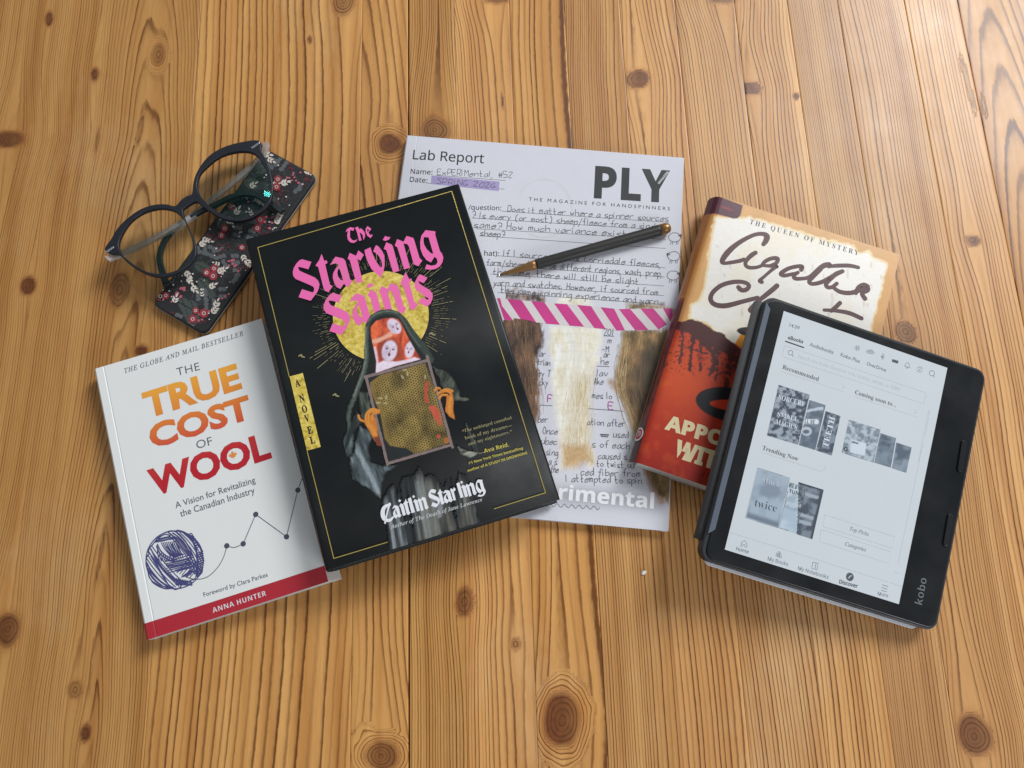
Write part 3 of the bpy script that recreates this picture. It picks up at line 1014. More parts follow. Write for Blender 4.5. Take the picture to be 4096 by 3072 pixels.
# printed photograph of fibre locks
cv = Canvas(FM, .086, WM - .0004, .0004, .165, .00046, (.66, .66, .72))
x6, y6 = cv.xy(Z6)
fz = fbm(x6 * .03, y6 * .004, 4, 4)
ff = fbm(x6 * .14, y6 * .03, 8, 4)
gr = fbm(x6 * .25, y6 * .25, 9, 3)
cv.put(.55 * np.exp(-((y6 - 1330 - (x6 - 700) * .09) / 62) ** 2) * sstep(330, 520, x6) * (1 - sstep(1090, 1180, x6)), A('6f6f76'))
cv.poly(Z6, [(300, 60), (420, 60), (440, 1100), (330, 1000)], A('b4b2bc'), 60, alpha=.35)
def lock(pts, c0, c1, c2, soft, rag, seed, alpha=1, gk=.7):
    d = cv.dist_poly(Z6, pts) + (fbm(x6 * .02, y6 * .02, seed, 5) - .5) * 2 * rag + (ff - .5) * 34
    m = (1 - sstep(-soft, soft, d)) * alpha
    fz_ = np.clip((fbm(x6 * .022, y6 * .013, seed + 40, 5) - .5) * 1.7 + .5 + (fz - .5) * .5, 0, 1)
    c = np.where(fz_[..., None] < .5, np.array(c0) + (np.array(c1) - c0) * (fz_ * 2)[..., None], np.array(c1) + (np.array(c2) - c1) * ((fz_ - .5) * 2)[..., None])
    c = c * (.84 + .32 * ff)[..., None] * (1 + (gr - .5) * gk)[..., None]
    mm = m[..., None]
    cv.rgb = cv.rgb * (1 - mm) + c * mm
    return m
BR = (np.array(A('3a2d27')), np.array(A('5c463a')), np.array(A('86644a')))
RB = (np.array(A('463828')), np.array(A('75603f')), np.array(A('a68458')))
CR = (np.array(A('cfc6ae')), np.array(A('dcd6c6')), np.array(A('e4e0da')))
lock([(60, 20), (330, 30), (350, 90), (90, 80)], *BR, 26, 34, 3)
lock([(20, 150), (345, 180), (350, 330), (315, 480), (318, 620), (325, 800), (290, 880), (150, 700), (60, 400)], *BR, 16, 16, 5)
cv.line(Z6, [(160, 190), (230, 420), (290, 560)], 12, A('8a735f'), 10, alpha=.5)
cv.line(Z6, [(300, 520), (322, 640), (300, 850)], 26, A('7d5636'), 18, alpha=.55)
lock([(455, 60), (640, 70), (660, 110), (430, 110)], *CR, 34, 30, 7, gk=.25)
lock([(385, 235), (722, 250), (712, 420), (672, 560), (640, 760), (652, 960), (690, 1110), (640, 1135), (600, 1090), (545, 1150), (455, 1150), (450, 960), (430, 800), (405, 500)], *CR, 26, 20, 9, gk=.25)
cv.poly(Z6, [(560, 560), (655, 560), (640, 800), (650, 940), (500, 930), (540, 720)], A('c2ae80'), 40, 20, seed=12, alpha=.55)
tip = cv.dist_poly(Z6, [(452, 965), (650, 960), (690, 1120), (630, 1130), (560, 1150), (460, 1160)]) + (ff - .5) * 40
m_ = ((1 - sstep(-60, 20, tip)) * sstep(900, 1010, y6 + (fbm(x6 * .03, y6 * .03, 61, 3) - .5) * 120))[..., None] * .85
cv.rgb = cv.rgb * (1 - m_) + (np.array(A('b08a54')) * (.62 + .76 * fbm(x6 * .07, y6 * .09, 62, 3))[..., None]) * m_
for k in range(14):
    cv.line(Z6, [(400 + k * 3, 300 + k * 55), (560, 292 + k * 55), (700 - k * 6, 312 + k * 55)], 5, A('b9b09a'), 9, alpha=.30)
lock([(890, 95), (1110, 110), (1180, 150), (900, 140)], *RB, 24, 24, 11)
lock([(855, 270), (1230, 260), (1260, 1300), (1145, 1375), (1060, 1290), (1000, 1180), (950, 1060), (925, 900), (880, 780), (830, 690), (790, 600), (825, 480)], *RB, 20, 18, 13)
cv.poly(Z6, [(960, 420), (1200, 300), (1250, 900), (1020, 1000), (930, 850), (900, 600)], A('453c34'), 60, 40, seed=15, alpha=.75)
cv.line(Z6, [(780, 600), (860, 700), (920, 850), (980, 1020)], 34, A('9a754a'), 22, 10, 3, alpha=.8)
cv.line(Z6, [(1010, 1150), (1040, 1260), (1100, 1350)], 40, A('8a5f3c'), 20, 10, 4, alpha=.7)
lk = cv.build('fibre_photo_print', painted('mag_print', .5, .3), cov, .00022, keep=(np.abs(cv.rgb - np.array((.66, .66, .72))).sum(-1) > .02))
# loose strands of the photographed locks
rnd = random.Random(9)
def strands(name, mat_, n, path, spread, w0, w1, wig, seed):
    rn = random.Random(seed)
    q_ = Ink(FM, .00025, Z6)
    P_ = catmull(path, 4)
    for k in range(n):
        a0 = rn.uniform(0, .72)
        a1 = min(1, a0 + rn.uniform(.10, .34))
        off = rn.gauss(0, .45)
        pts = []
        for j in range(6):
            f_ = (a0 + (a1 - a0) * j / 5) * (len(P_) - 1)
            p = P_[int(f_)]
            pts.append((p[0] + off * spread + wig * math.sin(j * 1.3 + k) + rn.uniform(-2, 2), p[1] + rn.uniform(-4, 4)))
        q_.stroke(pts, rn.uniform(w0, w1), 3)
    o_ = q_.build(name, mat_, cov)
    o_['kind'] = 'stuff'
s_cream, s_dun, s_br, s_dk = surf('strand_cream', A('e6e0d2', 1.1), .6), surf('strand_dun', A('bda67c'), .6), surf('strand_brown', A('7a5c40'), .6), surf('strand_dark', A('3d2f28'), .6)
strands('cream_strands', s_cream, 120, [(560, 255), (555, 450), (545, 650), (545, 850), (560, 1010)], 120, .10, .26, 5, 1)
strands('dun_strands', s_dun, 70, [(600, 520), (590, 700), (560, 900), (555, 1060), (575, 1160)], 90, .10, .22, 6, 2)
strands('brown_strands', s_br, 70, [(240, 210), (255, 420), (280, 620), (290, 830)], 70, .10, .24, 4, 3)
strands('dark_strands', s_dk, 60, [(200, 210), (240, 420), (270, 620), (280, 800)], 80, .10, .24, 4, 4)
strands('brown_strands', s_br, 90, [(920, 280), (900, 480), (900, 650), (960, 850), (1020, 1050), (1090, 1330)], 90, .10, .24, 5, 5)
strands('dun_strands', s_dun, 60, [(870, 280), (850, 480), (840, 640), (900, 800), (960, 1000), (1060, 1280)], 50, .10, .22, 5, 6)
i = Ink(FM, ZP + .00012, Z6)
i.text('rimental', (446, 1338), (1050, 1397), 'sansb', .010, top=(425, 1235))
i.build('white_lettering', surf('white_print', (.80, .80, .82), .5), cov)
# printed strip of striped tape
i = Ink(FM, ZP + .00004, Z7)
i.poly([(104, 118), (740, 176), (1250, 218), (1450, 240), (2035, 232), (2062, 330), (2020, 385), (1880, 470), (1640, 476), (1420, 478), (1050, 437), (800, 414), (540, 388), (440, 360), (290, 340), (285, 366), (165, 360)])
i.build('tape_print', surf('tape_white', A('c9c2c2', 1.15), .35, .5, .10, 60), cov)
i = Ink(FM, ZP + .00006, Z7)
for q4 in ([(106, 119), (140, 122), (160, 205), (282, 365), (185, 360)], [(215, 127), (378, 143), (538, 387), (440, 361), (365, 350)], [(480, 150), (630, 166), (800, 413), (650, 402)],
           [(735, 177), (880, 187), (1068, 435), (908, 424)], [(990, 194), (1145, 208), (1310, 464), (1180, 449)], [(1250, 219), (1400, 236), (1520, 476), (1425, 477)],
           [(1452, 241), (1575, 237), (1780, 471), (1632, 475)], [(1690, 236), (1835, 235), (1985, 408), (1890, 466)], [(1940, 234), (2034, 232), (2060, 330), (2022, 380)]):
    i.poly(q4)
def tape_col(u, v):
    n = fbm(u * 130 + 3, v * 60, 21, 3)[:, None]
    return np.array(A('8d2a72')) * (1 - n) + np.array(A('d63a74')) * n
i.build('tape_stripes', painted('tape_stripe_print', .4, .5), cov, lambda u, v: np.array(A('b8307a', 1.15)) * (1 + .0 * u[:, None]) * (.8 + .45 * fbm(u * 90, v * 40, 21, 2)[:, None]))

# ================================================================== black hardcover
FH = Frame(-.1151, .0127, .036, 0, .03, .2979)
WH, HH = .1525, .2317
ZH3, ZH4 = (950, 700, .58770), (1000, 1400, .58770)
Zt1, Zt2, Zt3 = (1150, 890, .20492), (1440, 890, .20492), (1280, 1080, .21700)
Zc, Zf, Zq = (1500, 1890, .20796), (1400, 1230, .40386), (1800, 1700, .15823)
JK = A('191d1f', .8)
jacket = surf('matt_black_jacket', JK, .40, .32, .10, 60, bump=.08, bscale=300)
board = surf('cloth_board', A('2a3033'), .7)
t = empty('hardcover_book', FH, 'thick black hardcover with pink blackletter title, lying across white paperback and magazine', 'book')
page_block('page_block', .006, WH - .0045, .0035, HH - .0035, -.0183, -.0032, PAPER, t, hollow=.002)
slab('front_board', [(.004, .0006), (WH - .0012, .0006), (WH - .0012, HH - .0006), (.004, HH - .0006)], -.0032, -.0007, board, t)
slab('back_board', [(.004, .0006), (WH - .0012, .0006), (WH - .0012, HH - .0006), (.004, HH - .0006)], -.0208, -.0184, board, t)
prof = [(WH - .03, -.0036), (WH - .004, -.0034)]
for k in range(7):
    a_ = math.radians(-70 + 160 * k / 6)
    prof.append((WH - .0019 + .0019 * math.cos(a_), -.0019 + .0019 * math.sin(a_)))
prof += [(WH * .6, 0), (.012, 0), (.0085, -.0002), (.0055, -.0001)]
for k in range(7):
    a_ = math.radians(90 + 95 * k / 6)
    prof.append((.0028 + .0028 * math.cos(a_), -.0028 + .0028 * math.sin(a_)))
prof += [(-.0010, -.008), (-.0012, -.011), (-.0008, -.015), (.0004, -.0192), (.0025, -.0212), (.008, -.0214), (WH - .003, -.0214), (WH, -.0208)]
jk = loft('dust_jacket', prof, -.0003, 0, HH, jacket, t, smooth=False)
jk.data.polygons.foreach_set('use_smooth', [len(p.vertices) == 4 and abs(p.normal.y) < .5 for p in jk.data.polygons])
jk.data.materials.append(surf('jacket_paper_edge', (.45, .46, .48), .6))
jk.data.polygons.foreach_set('material_index', [1 if abs(p.normal.y) > .9 else 0 for p in jk.data.polygons])
ZP = .00036
GOLD = surf('gold_foil_line', A('b9a65a', 1.05), .32, .5, .25, 500, metal=.35)
def gold_leaf():
    m, N, L, b = material('gold_leaf')
    tc = N.new('ShaderNodeTexCoord')
    n1 = N.new('ShaderNodeTexNoise')
    n1.inputs['Scale'].default_value = 330
    n1.inputs['Detail'].default_value = 6
    n1.inputs['Roughness'].default_value = .68
    L.new(tc.outputs['Object'], n1.inputs['Vector'])
    n2 = N.new('ShaderNodeTexNoise')
    n2.inputs['Scale'].default_value = 55
    n2.inputs['Detail'].default_value = 3
    L.new(tc.outputs['Object'], n2.inputs['Vector'])
    ad = N.new('ShaderNodeMath')
    ad.operation = 'MULTIPLY_ADD'
    L.new(n2.outputs['Fac'], ad.inputs[0])
    ad.inputs[1].default_value = .55
    L.new(n1.outputs['Fac'], ad.inputs[2])
    rp = N.new('ShaderNodeValToRGB')
    e = rp.color_ramp.elements
    e[0].position, e[0].color = .58, (*A('82702a'), 1)
    e[1].position, e[1].color = .98, (*A('dccd74'), 1)
    x = e.new(.74)
    x.color = (*A('bda33e'), 1)
    L.new(ad.outputs[0], rp.inputs['Fac'])
    L.new(rp.outputs['Color'], b.inputs['Base Color'])
    b.inputs['Roughness'].default_value = .42
    return m
LEAF = gold_leaf()
# fine gold border
def bline(name, pts):
    i = Ink(FH, ZP)
    for (z1, a_), (z2, b_) in zip(pts[:-1], pts[1:]):
        i.zm = None
        pa = (z1[0] + a_[0] * z1[2], z1[1] + a_[1] * z1[2])
        pb = (z2[0] + b_[0] * z2[2], z2[1] + b_[1] * z2[2])
        i.stroke([pa, pb], .52, 0)
    i.build(name, GOLD, jk)
bline('border_line', [(ZH4, (268, 182)), (ZH3, (139, 495)), (ZH3, (1458, 112)), (ZH4, (2011, 972)), (ZH4, (1662, 1081))])
bline('border_line', [(ZH4, (956, 1302)), (ZH4, (571, 1419)), (ZH4, (390, 690))])
i = Ink(FH, ZP + .00002, ZH4)
i.poly([(270, 182), (360, 157), (482, 660), (388, 686)])
lb = i.build('label_panel', LEAF, jk)
i = Ink(FH, ZP + .00006, ZH4)
for ch, x, y in (('A', 326, 226), ('N', 356, 331), ('O', 374, 402), ('V', 391, 467), ('E', 411, 546), ('L', 428, 614)):
    i.text(ch, (x - 13, y + 28), (x + 21, y + 18), 'serifb', .012, top=(x - 26, y - 20))
i.build('label_lettering', surf('jacket_black_ink', A('26221a'), .45), jk)
# gold sun and rays
cxy = FH.uv((977, 957), ZH3)
RS = (abs(FH.uv((1312, 935), ZH3)[0] - cxy[0]) + abs(FH.uv((643, 975), ZH3)[0] - cxy[0])) / 2
i = Ink(None, ZP)
i.disc(cxy, RS, 72)
i.build('sun_print', LEAF, jk)
rnd = random.Random(5)
i = Ink(None, ZP)
for k in range(150):
    a_ = 2 * math.pi * (k + rnd.uniform(-.3, .3)) / 150
    big = rnd.random() < .16
    r0 = RS * rnd.uniform(1.06, 1.16)
    r1 = RS * (rnd.uniform(1.45, 1.72) if big else rnd.uniform(1.2, 1.5))
    r = r0
    while r < r1:
        L_ = rnd.uniform(.003, .012) if big else rnd.uniform(.0012, .005)
        e_ = min(r + L_, r1)
        i.stroke([(cxy[0] + r * math.cos(a_), cxy[1] + r * math.sin(a_)), (cxy[0] + e_ * math.cos(a_), cxy[1] + e_ * math.sin(a_))], rnd.uniform(.18, .32) if big else rnd.uniform(.08, .18), 0, conv=False)
        r = e_ + rnd.uniform(.0004, .003)
i.build('sun_rays', surf('ray_gold', A('9c9468'), .4, .5, .3, 900), jk)
# pink title
PINK = surf('pink_ink', A('d8629f', 1.22), .45, .35, .03)
G = {}
G['S'] = (Zt1, [(288, 722), (470, 773), (410, 917), (225, 868), (208, 892), (240, 945), (320, 985), (450, 1040), (540, 1080), (600, 1140), (628, 1205), (615, 1290), (580, 1370), (455, 1532), (218, 1462), (285, 1305), (490, 1370), (518, 1345), (522, 1290), (500, 1255), (440, 1225), (160, 1105), (115, 1050), (105, 970), (125, 890), (180, 800), (240, 740)], [])
G['t'] = (Zt1, [(665, 622), (682, 650), (718, 752), (770, 745), (782, 795), (738, 820), (830, 1215), (885, 1248), (800, 1368), (735, 1335), (710, 1300), (600, 870), (550, 852), (560, 825), (620, 740)], [])
G['a'] = (Zt1, [(938, 672), (1085, 705), (1130, 750), (1225, 1115), (1275, 1140), (1200, 1255), (1140, 1245), (1105, 1195), (1035, 1302), (970, 1270), (920, 1200), (885, 1080), (895, 990), (950, 890), (1000, 850), (985, 815), (940, 800), (830, 832), (870, 775)], [[(1015, 890), (1090, 1135), (1040, 1125), (990, 1060), (975, 990), (985, 930)]])
G['r'] = (Zt1, [(1215, 598), (1340, 655), (1385, 550), (1492, 632), (1425, 752), (1362, 705), (1470, 1160), (1345, 1190), (1215, 735), (1175, 715)], [])
G['v'] = (Zt2, [(88, 545), (205, 488), (240, 600), (290, 710), (335, 790), (395, 880), (430, 870), (432, 810), (410, 735), (370, 660), (310, 600), (258, 570), (290, 490), (318, 445), (365, 475), (430, 555), (470, 640), (485, 740), (480, 860), (460, 960), (405, 1078), (340, 1020), (230, 920), (160, 790), (110, 650)], [])
G['dot'] = (Zt2, [(495, 265), (530, 285), (595, 290), (570, 335), (495, 365), (445, 345)], [])
G['i'] = (Zt2, [(515, 392), (620, 435), (645, 480), (770, 945), (650, 988), (515, 545), (465, 520)], [])
G['n'] = (Zt2, [(725, 328), (850, 380), (908, 268), (1040, 305), (1060, 350), (1165, 700), (1218, 745), (1140, 858), (1050, 820), (1035, 770), (955, 470), (920, 425), (850, 415), (978, 885), (865, 922), (730, 490), (680, 458)], [])
G['g'] = (Zt2, [(1280, 155), (1470, 178), (1475, 210), (1468, 240), (1560, 560), (1600, 610), (1628, 690), (1610, 780), (1560, 860), (1480, 910), (1390, 928), (1268, 912), (1300, 822), (1400, 848), (1480, 830), (1515, 780), (1500, 710), (1455, 672), (1385, 785), (1300, 740), (1230, 650), (1180, 520), (1175, 380), (1200, 260)], [[(1245, 290), (1338, 295), (1432, 615), (1385, 605), (1300, 520), (1250, 430), (1240, 350)]])
T_ = [(Zt1, [(1135, 195), (1160, 135), (1225, 95), (1308, 112), (1288, 168), (1230, 152), (1222, 180), (1222, 290), (1260, 345), (1310, 358), (1372, 328), (1340, 380), (1290, 405), (1230, 395), (1180, 340), (1165, 260), (1180, 165)], []),
      (Zt1, [(1320, 105), (1375, 85), (1410, 140), (1430, 115), (1480, 155), (1515, 215), (1515, 280), (1485, 350), (1478, 320), (1470, 250), (1420, 200), (1410, 205), (1448, 352), (1400, 365), (1355, 190)], []),
      (Zt1, [(1565, 75), (1638, 132), (1580, 205), (1620, 250), (1660, 238), (1655, 270), (1620, 310), (1560, 265), (1525, 190), (1530, 120)], [[(1562, 130), (1597, 155), (1572, 190), (1555, 170)]])]
L2 = [(Zt3, [(240, 422), (405, 478), (350, 608), (190, 560), (162, 575), (165, 600), (200, 650), (440, 745), (520, 800), (558, 860), (555, 930), (500, 1060), (400, 1200), (175, 1130), (235, 985), (430, 1045), (465, 1010), (460, 960), (400, 910), (120, 800), (70, 730), (68, 650), (110, 550), (180, 460)], []),
      (Zt3, [(655, 435), (790, 468), (830, 510), (920, 850), (960, 870), (880, 985), (810, 960), (790, 940), (725, 1038), (660, 990), (610, 900), (598, 800), (625, 710), (690, 620), (705, 590), (660, 560), (550, 588), (600, 510)], [[(722, 650), (790, 880), (750, 870), (700, 810), (678, 740), (690, 690)]]),
      (Zt3, [(918, 245), (995, 262), (950, 320), (885, 335), (860, 300)], []),
      (Zt3, [(935, 365), (1030, 410), (1060, 480), (1150, 860), (1030, 900), (930, 520), (875, 475)], []),
      (Zt3, [(1135, 303), (1245, 350), (1305, 245), (1430, 285), (1450, 330), (1540, 665), (1595, 710), (1530, 810), (1440, 760), (1340, 430), (1300, 385), (1245, 390), (1360, 850), (1240, 880), (1120, 450), (1085, 405)], []),
      (Zt3, [(1580, 40), (1640, 165), (1692, 165), (1690, 205), (1645, 225), (1740, 590), (1805, 640), (1730, 745), (1660, 710), (1530, 290), (1480, 250), (1530, 140)], []),
      (Zt3, [(1845, 82), (1980, 148), (1915, 245), (1810, 205), (1840, 260), (1900, 300), (2020, 370), (2075, 440), (2078, 520), (2040, 620), (1975, 682), (1820, 605), (1865, 515), (1990, 550), (2005, 530), (1950, 500), (1780, 375), (1745, 320), (1745, 240), (1790, 150)], [])]
def word(name, glyphs):
    i = Ink(FH, ZP + .00004)
    for zm, o_, h_ in glyphs:
        i.zm = zm
        i.poly(o_, h_)
    return i.build(name, PINK, jk)
word('title_lettering', T_)
word('title_lettering', [G[c] for c in ('S', 't', 'a', 'r', 'v', 'i', 'dot', 'n', 'g')])
word('title_lettering', L2)
# painted figure in a hood, holding a comb frame
ua, ub = FH.uv((640, 700), ZH4)[0], FH.uv((1620, 900), ZH4)[0]
v1 = FH.uv((390, 5), Zf)[1]
cv = Canvas(FH, .030, .128, .0006, v1, .00036, JK)
xf, yf = cv.xy(Zf)
xh, yh = cv.xy(ZH4)
GRN, LGT = A('3f4a42'), A('747a68')
hood = [(120, 660), (140, 520), (140, 420), (146, 300), (150, 170), (200, 80), (290, 25), (400, 15), (490, 45), (560, 110), (640, 230), (720, 330), (790, 440), (840, 560), (700, 620), (260, 700)]
cv.line(Zf, [(170, 160), (160, 300), (168, 430), (150, 600), (60, 850), (-10, 1050), (0, 1250)], [44, 40, 34, 40, 40, 34, 26], A('46514a'), 14, 10, 3)
cv.line(Zf, [(160, 190), (150, 340), (158, 470), (128, 640), (40, 880)], 11, A('7b8377'), 9, 4, 5, .75)
cv.line(Zf, [(165, 165), (230, 85), (330, 45), (430, 48), (510, 90), (570, 170), (650, 290), (730, 400), (800, 520)], [50, 56, 56, 56, 60, 64, 70, 70, 60], A('2f3934'), 14, 6, 8)
cv.line(Zf, [(180, 140), (235, 80), (320, 45), (410, 40), (480, 62)], 12, A('6b7265'), 10, 4, 9, .8)
cv.line(Zf, [(500, 90), (545, 170), (610, 280), (690, 390)], 12, A('59645c'), 12, 4, 10, .65)
cv.poly(Zf, [(190, 200), (240, 125), (340, 92), (440, 92), (500, 120), (540, 190), (600, 310), (720, 520), (450, 590), (235, 660), (235, 500)], A('171c1d'), 8)
op = [(206, 195), (260, 135), (340, 110), (430, 106), (480, 120), (510, 160), (560, 270), (620, 380), (700, 515), (450, 582), (256, 650), (262, 540), (235, 400), (206, 270)]
mo = 1 - sstep(-4, 4, cv.dist_poly(Zf, op))
n1 = fbm(xf * .02, yf * .008, 31, 4)
cv.put(mo, A('b5482c'))
cv.put(mo * sstep(.45, .65, n1), A('d8623a'))
cv.put(mo * (1 - sstep(.3, .45, n1)) * .8, A('8a2018'))
def within(f, *a_, **k):
    old = cv.rgb.copy()
    f(*a_, **k)
    m = mo[..., None]
    cv.rgb = old * (1 - m) + cv.rgb * m
SK, SKD, HR = A('cfc0d0'), A('7a6478'), A('8e3b26')
within(cv.line, Zf, [(230, 345), (300, 320), (380, 280), (420, 250)], 40, A('d8a088'), 14, 8, 4)
within(cv.ell, Zf, (400, 425), 118, 112, 10, HR, .25)
within(cv.line, Zf, [(470, 380), (510, 440), (520, 520)], 40, A('a0402c'), 14, 8, 6)
within(cv.poly, Zf, [(250, 660), (256, 560), (330, 530), (450, 540), (560, 520), (640, 490), (700, 515), (560, 600)], A('d6c6d4'), 8, 6)
within(cv.line, Zf, [(245, 400), (262, 480), (270, 560)], 26, A('d0b6c0'), 10)
within(cv.ell, Zf, (592, 420), 46, 82, 10, SK, .15)
for c_, rx, ry, an in (((440, 188), 58, 84, -38), ((392, 432), 74, 104, 12)):
    within(cv.ell, Zf, c_, rx, ry, an, SK, .14)
    within(cv.ell, Zf, (c_[0] - rx * .5, c_[1] + ry * .1), rx * .4, ry * .7, an, A('a894b0'), .6, .5)
def face(c_, s, an):
    a_ = math.radians(an)
    def q(x, y):
        return (c_[0] + s * (x * math.cos(a_) - y * math.sin(a_)), c_[1] + s * (x * math.sin(a_) + y * math.cos(a_)))
    for sx_ in (-1, 1):
        within(cv.ell, Zf, q(sx_ * .38, -.15), s * .17, s * .11, an, A('5a4450'), .5)
        within(cv.line, Zf, [q(sx_ * .18, -.36), q(sx_ * .42, -.46), q(sx_ * .62, -.34)], s * .06, A('8d6c70'), 5, alpha=.8)
    within(cv.line, Zf, [q(.02, -.2), q(.1, .15), q(-.05, .2)], s * .06, A('9a5a58'), 5)
    within(cv.ell, Zf, q(0, .52), s * .15, s * .22, an, A('6e2a30'), .4)
face((452, 188), 62, -38)
face((395, 425), 84, 8)
face((586, 418), 52, 10)
# cloak and sleeves: broad painted folds
def cloth(pts, c0, c1, c2, lean, sx, sy, seed, soft=12, rag=14, alpha=1, fade=None):
    d = cv.dist_poly(ZH4, pts) + (fbm(xh * .025, yh * .025, seed, 4) - .5) * 2 * rag
    m = (1 - sstep(-soft, soft, d)) * alpha * (1 if fade is None else sstep(fade[0], fade[1], yh + (fbm(xh * .02, yh * .004, seed + 9, 3) - .5) * 420))
    f_ = np.clip((fbm((xh - lean * yh) * sx, yh * sy, seed + 5, 4) - .5) * 2.2 + .45, 0, 1)[..., None]
    c = np.where(f_ < .5, np.array(A(c0)) + (np.array(A(c1)) - np.array(A(c0))) * f_ * 2, np.array(A(c1)) + (np.array(A(c2)) - np.array(A(c1))) * (f_ - .5) * 2)
    cv.rgb = cv.rgb * (1 - m[..., None]) + c * m[..., None]
cloth([(745, 290), (800, 300), (820, 400), (800, 480), (765, 450), (755, 370)], '242a26', '4c5648', '6c7660', .2, .04, .01, 3)
cloth([(725, 420), (765, 470), (700, 560), (690, 700), (645, 740), (640, 600), (690, 500)], '1f2526', '3e4845', '62706c', -.3, .04, .008, 4)
cloth([(750, 520), (830, 560), (800, 680), (820, 760), (900, 800), (1000, 785), (905, 850), (895, 930), (890, 1010), (800, 930), (700, 870), (685, 770), (720, 660)], '252c2d', '4f5a5e', '848f93', .35, .028, .006, 6)
cloth([(1255, 120), (1330, 150), (1400, 240), (1425, 320), (1480, 335), (1400, 345), (1350, 300), (1300, 220)], '20241f', '474d42', '6d6f60', -.5, .03, .01, 7)
cloth([(1415, 660), (1480, 690), (1560, 700), (1500, 730), (1430, 710)], '3a3c36', '7a7c70', '9c9c8e', -2, .02, .03, 8, 8, 6)
cloth([(1470, 500), (1500, 560), (1560, 700), (1530, 690), (1480, 580)], '202422', '454a42', '666a5e', .4, .05, .01, 9, 8, 6, .8)
cloth([(920, 1020), (960, 950), (1010, 925), (1040, 880), (1090, 855), (1130, 880), (1170, 790), (1230, 700), (1290, 760), (1340, 800), (1400, 860), (1430, 800), (1470, 860), (1510, 1000), (1550, 1185), (1420, 1225), (1280, 1265), (965, 1378)],
      '15191b', '3d4042', '838a8e', .16, .034, .0020, 10, 22, 16, 1, (800, 1080))
cv.put(.55 * sstep(1060, 1240, xh) * (1 - sstep(1500, 1560, xh)) * sstep(760, 860, yh) * np.clip((cv.rgb.max(-1) - max(JK) * 1.5) * 14, 0, 1), A('5b5648'))
cv.line(ZH4, [(1298, 1040), (1292, 1128)], 30, A('7d7f84'), 8, 8, 3, .9)
# comb frame
comb = [(200, 745), (300, 672), (420, 640), (742, 552), (800, 700), (990, 1340), (640, 1452), (560, 1395), (400, 1372), (345, 1300), (300, 1050), (205, 830)]
cv.poly(Zf, [(152, 690), (758, 528), (1012, 1372), (385, 1550)], A('1d2123'), 4)
dc = cv.dist_poly(Zf, comb)
mc = 1 - sstep(-5, 5, dc)
gx, gy = (xf * .96 + yf * .27) / 27.0, (-xf * .27 + yf * .96) / 23.4
row = np.floor(gy)
fxx = gx + .5 * (row % 2)
hx, hy = (fxx - np.floor(fxx) - .5), (gy - row - .5)
cell = np.hypot(hx, hy * .9)
wall = sstep(.20, .36, cell)
blo = fbm(xf * .008, yf * .008, 51, 4)
cc = np.array(A('2f2410')) * (1 - wall[..., None]) + np.array(A('8c763e', 1.05)) * wall[..., None]
cc = cc * np.clip(.15 + 1.5 * blo, .3, 1.2)[..., None]
rim_ = (sstep(-60, -10, dc) * (xf < 420 + 0 * xf))[..., None]
cc = cc * (1 - .7 * rim_) + np.array(A('7f6632')) * .7 * rim_
cv.rgb = cv.rgb * (1 - mc[..., None]) + cc * mc[..., None]
cv.line(Zf, [(765, 755), (750, 850), (765, 930)], [46, 36, 50], A('a24630'), 6, 9, 6)
cv.line(Zf, [(800, 985), (850, 1040), (890, 1160)], [30, 80, 30], A('b04e38'), 6, 9, 7)
cv.ell(Zf, (878, 1278), 16, 20, 0, A('b8463a'), .3)
cv.ell(Zf, (957, 1318), 26, 30, 0, A('9a5a28'), .3)
for c_ in ((545, 620), (520, 690), (570, 660), (745, 690), (300, 900), (280, 945), (350, 950), (360, 890)):
    cv.ell(Zf, c_, 24, 10, 30 * (c_[0] % 7), A('a9a07a'), .4, .7)
WD = A('7d6c68')
for a_, b_ in (((150, 690), (760, 528)), ((384, 1545), (1004, 1362)), ((160, 690), (372, 1556)), ((765, 484), (1016, 1388))):
    cv.line(Zf, [a_, b_], 27, WD, 3, 3, 8)
    cv.line(Zf, [a_, b_], 4, A('55494a'), 4, 2, 9, .6)
# hands
SKN, SKH, SKS = A('b96e28'), A('d9973f'), A('7d3a1c')
cv.poly(Zf, [(140, 1130), (170, 1080), (230, 1055), (262, 1120), (275, 1250), (290, 1300), (250, 1330), (190, 1220)], SKN, 8, 4)
cv.poly(Zf, [(230, 1280), (285, 1270), (320, 1370), (270, 1370)], A('6e3426'), 10, 6)
for pts, w_ in (([(160, 1130), (165, 1060), (220, 1010), (290, 1028)], 26), ([(190, 1120), (190, 1055), (235, 1030), (285, 1045)], 22), ([(140, 1130), (100, 1110), (85, 1070)], 22), ([(225, 1120), (225, 1060), (262, 1050)], 20)):
    cv.line(Zf, pts, w_, SKN, 5)
    cv.line(Zf, [(p[0] - 2, p[1] - 5) for p in pts], w_ * .35, SKH, 6, alpha=.8)
cv.line(Zf, [(180, 1150), (220, 1200), (250, 1260)], 40, SKH, 24, alpha=.5)
cv.poly(Zf, [(960, 880), (1015, 850), (1028, 920), (1020, 1010), (1040, 1110), (985, 1080), (945, 1030), (950, 950)], SKN, 8, 4)
for pts, w_ in (([(1000, 850), (960, 830), (900, 840), (870, 858)], 26), ([(1015, 830), (960, 812), (900, 830)], 22), ([(960, 870), (910, 870), (885, 905)], 24), ([(890, 805), (860, 800), (842, 825)], 22)):
    cv.line(Zf, pts, w_, SKN, 5)
    cv.line(Zf, [(p[0], p[1] - 5) for p in pts], w_ * .35, SKH, 6, alpha=.8)
cv.line(Zf, [(1000, 900), (985, 970), (990, 1050)], 18, SKH, 16, alpha=.6)
cv.mottle(.16, .9, .9, 61)
dh = cv.dist_poly(Zf, hood)
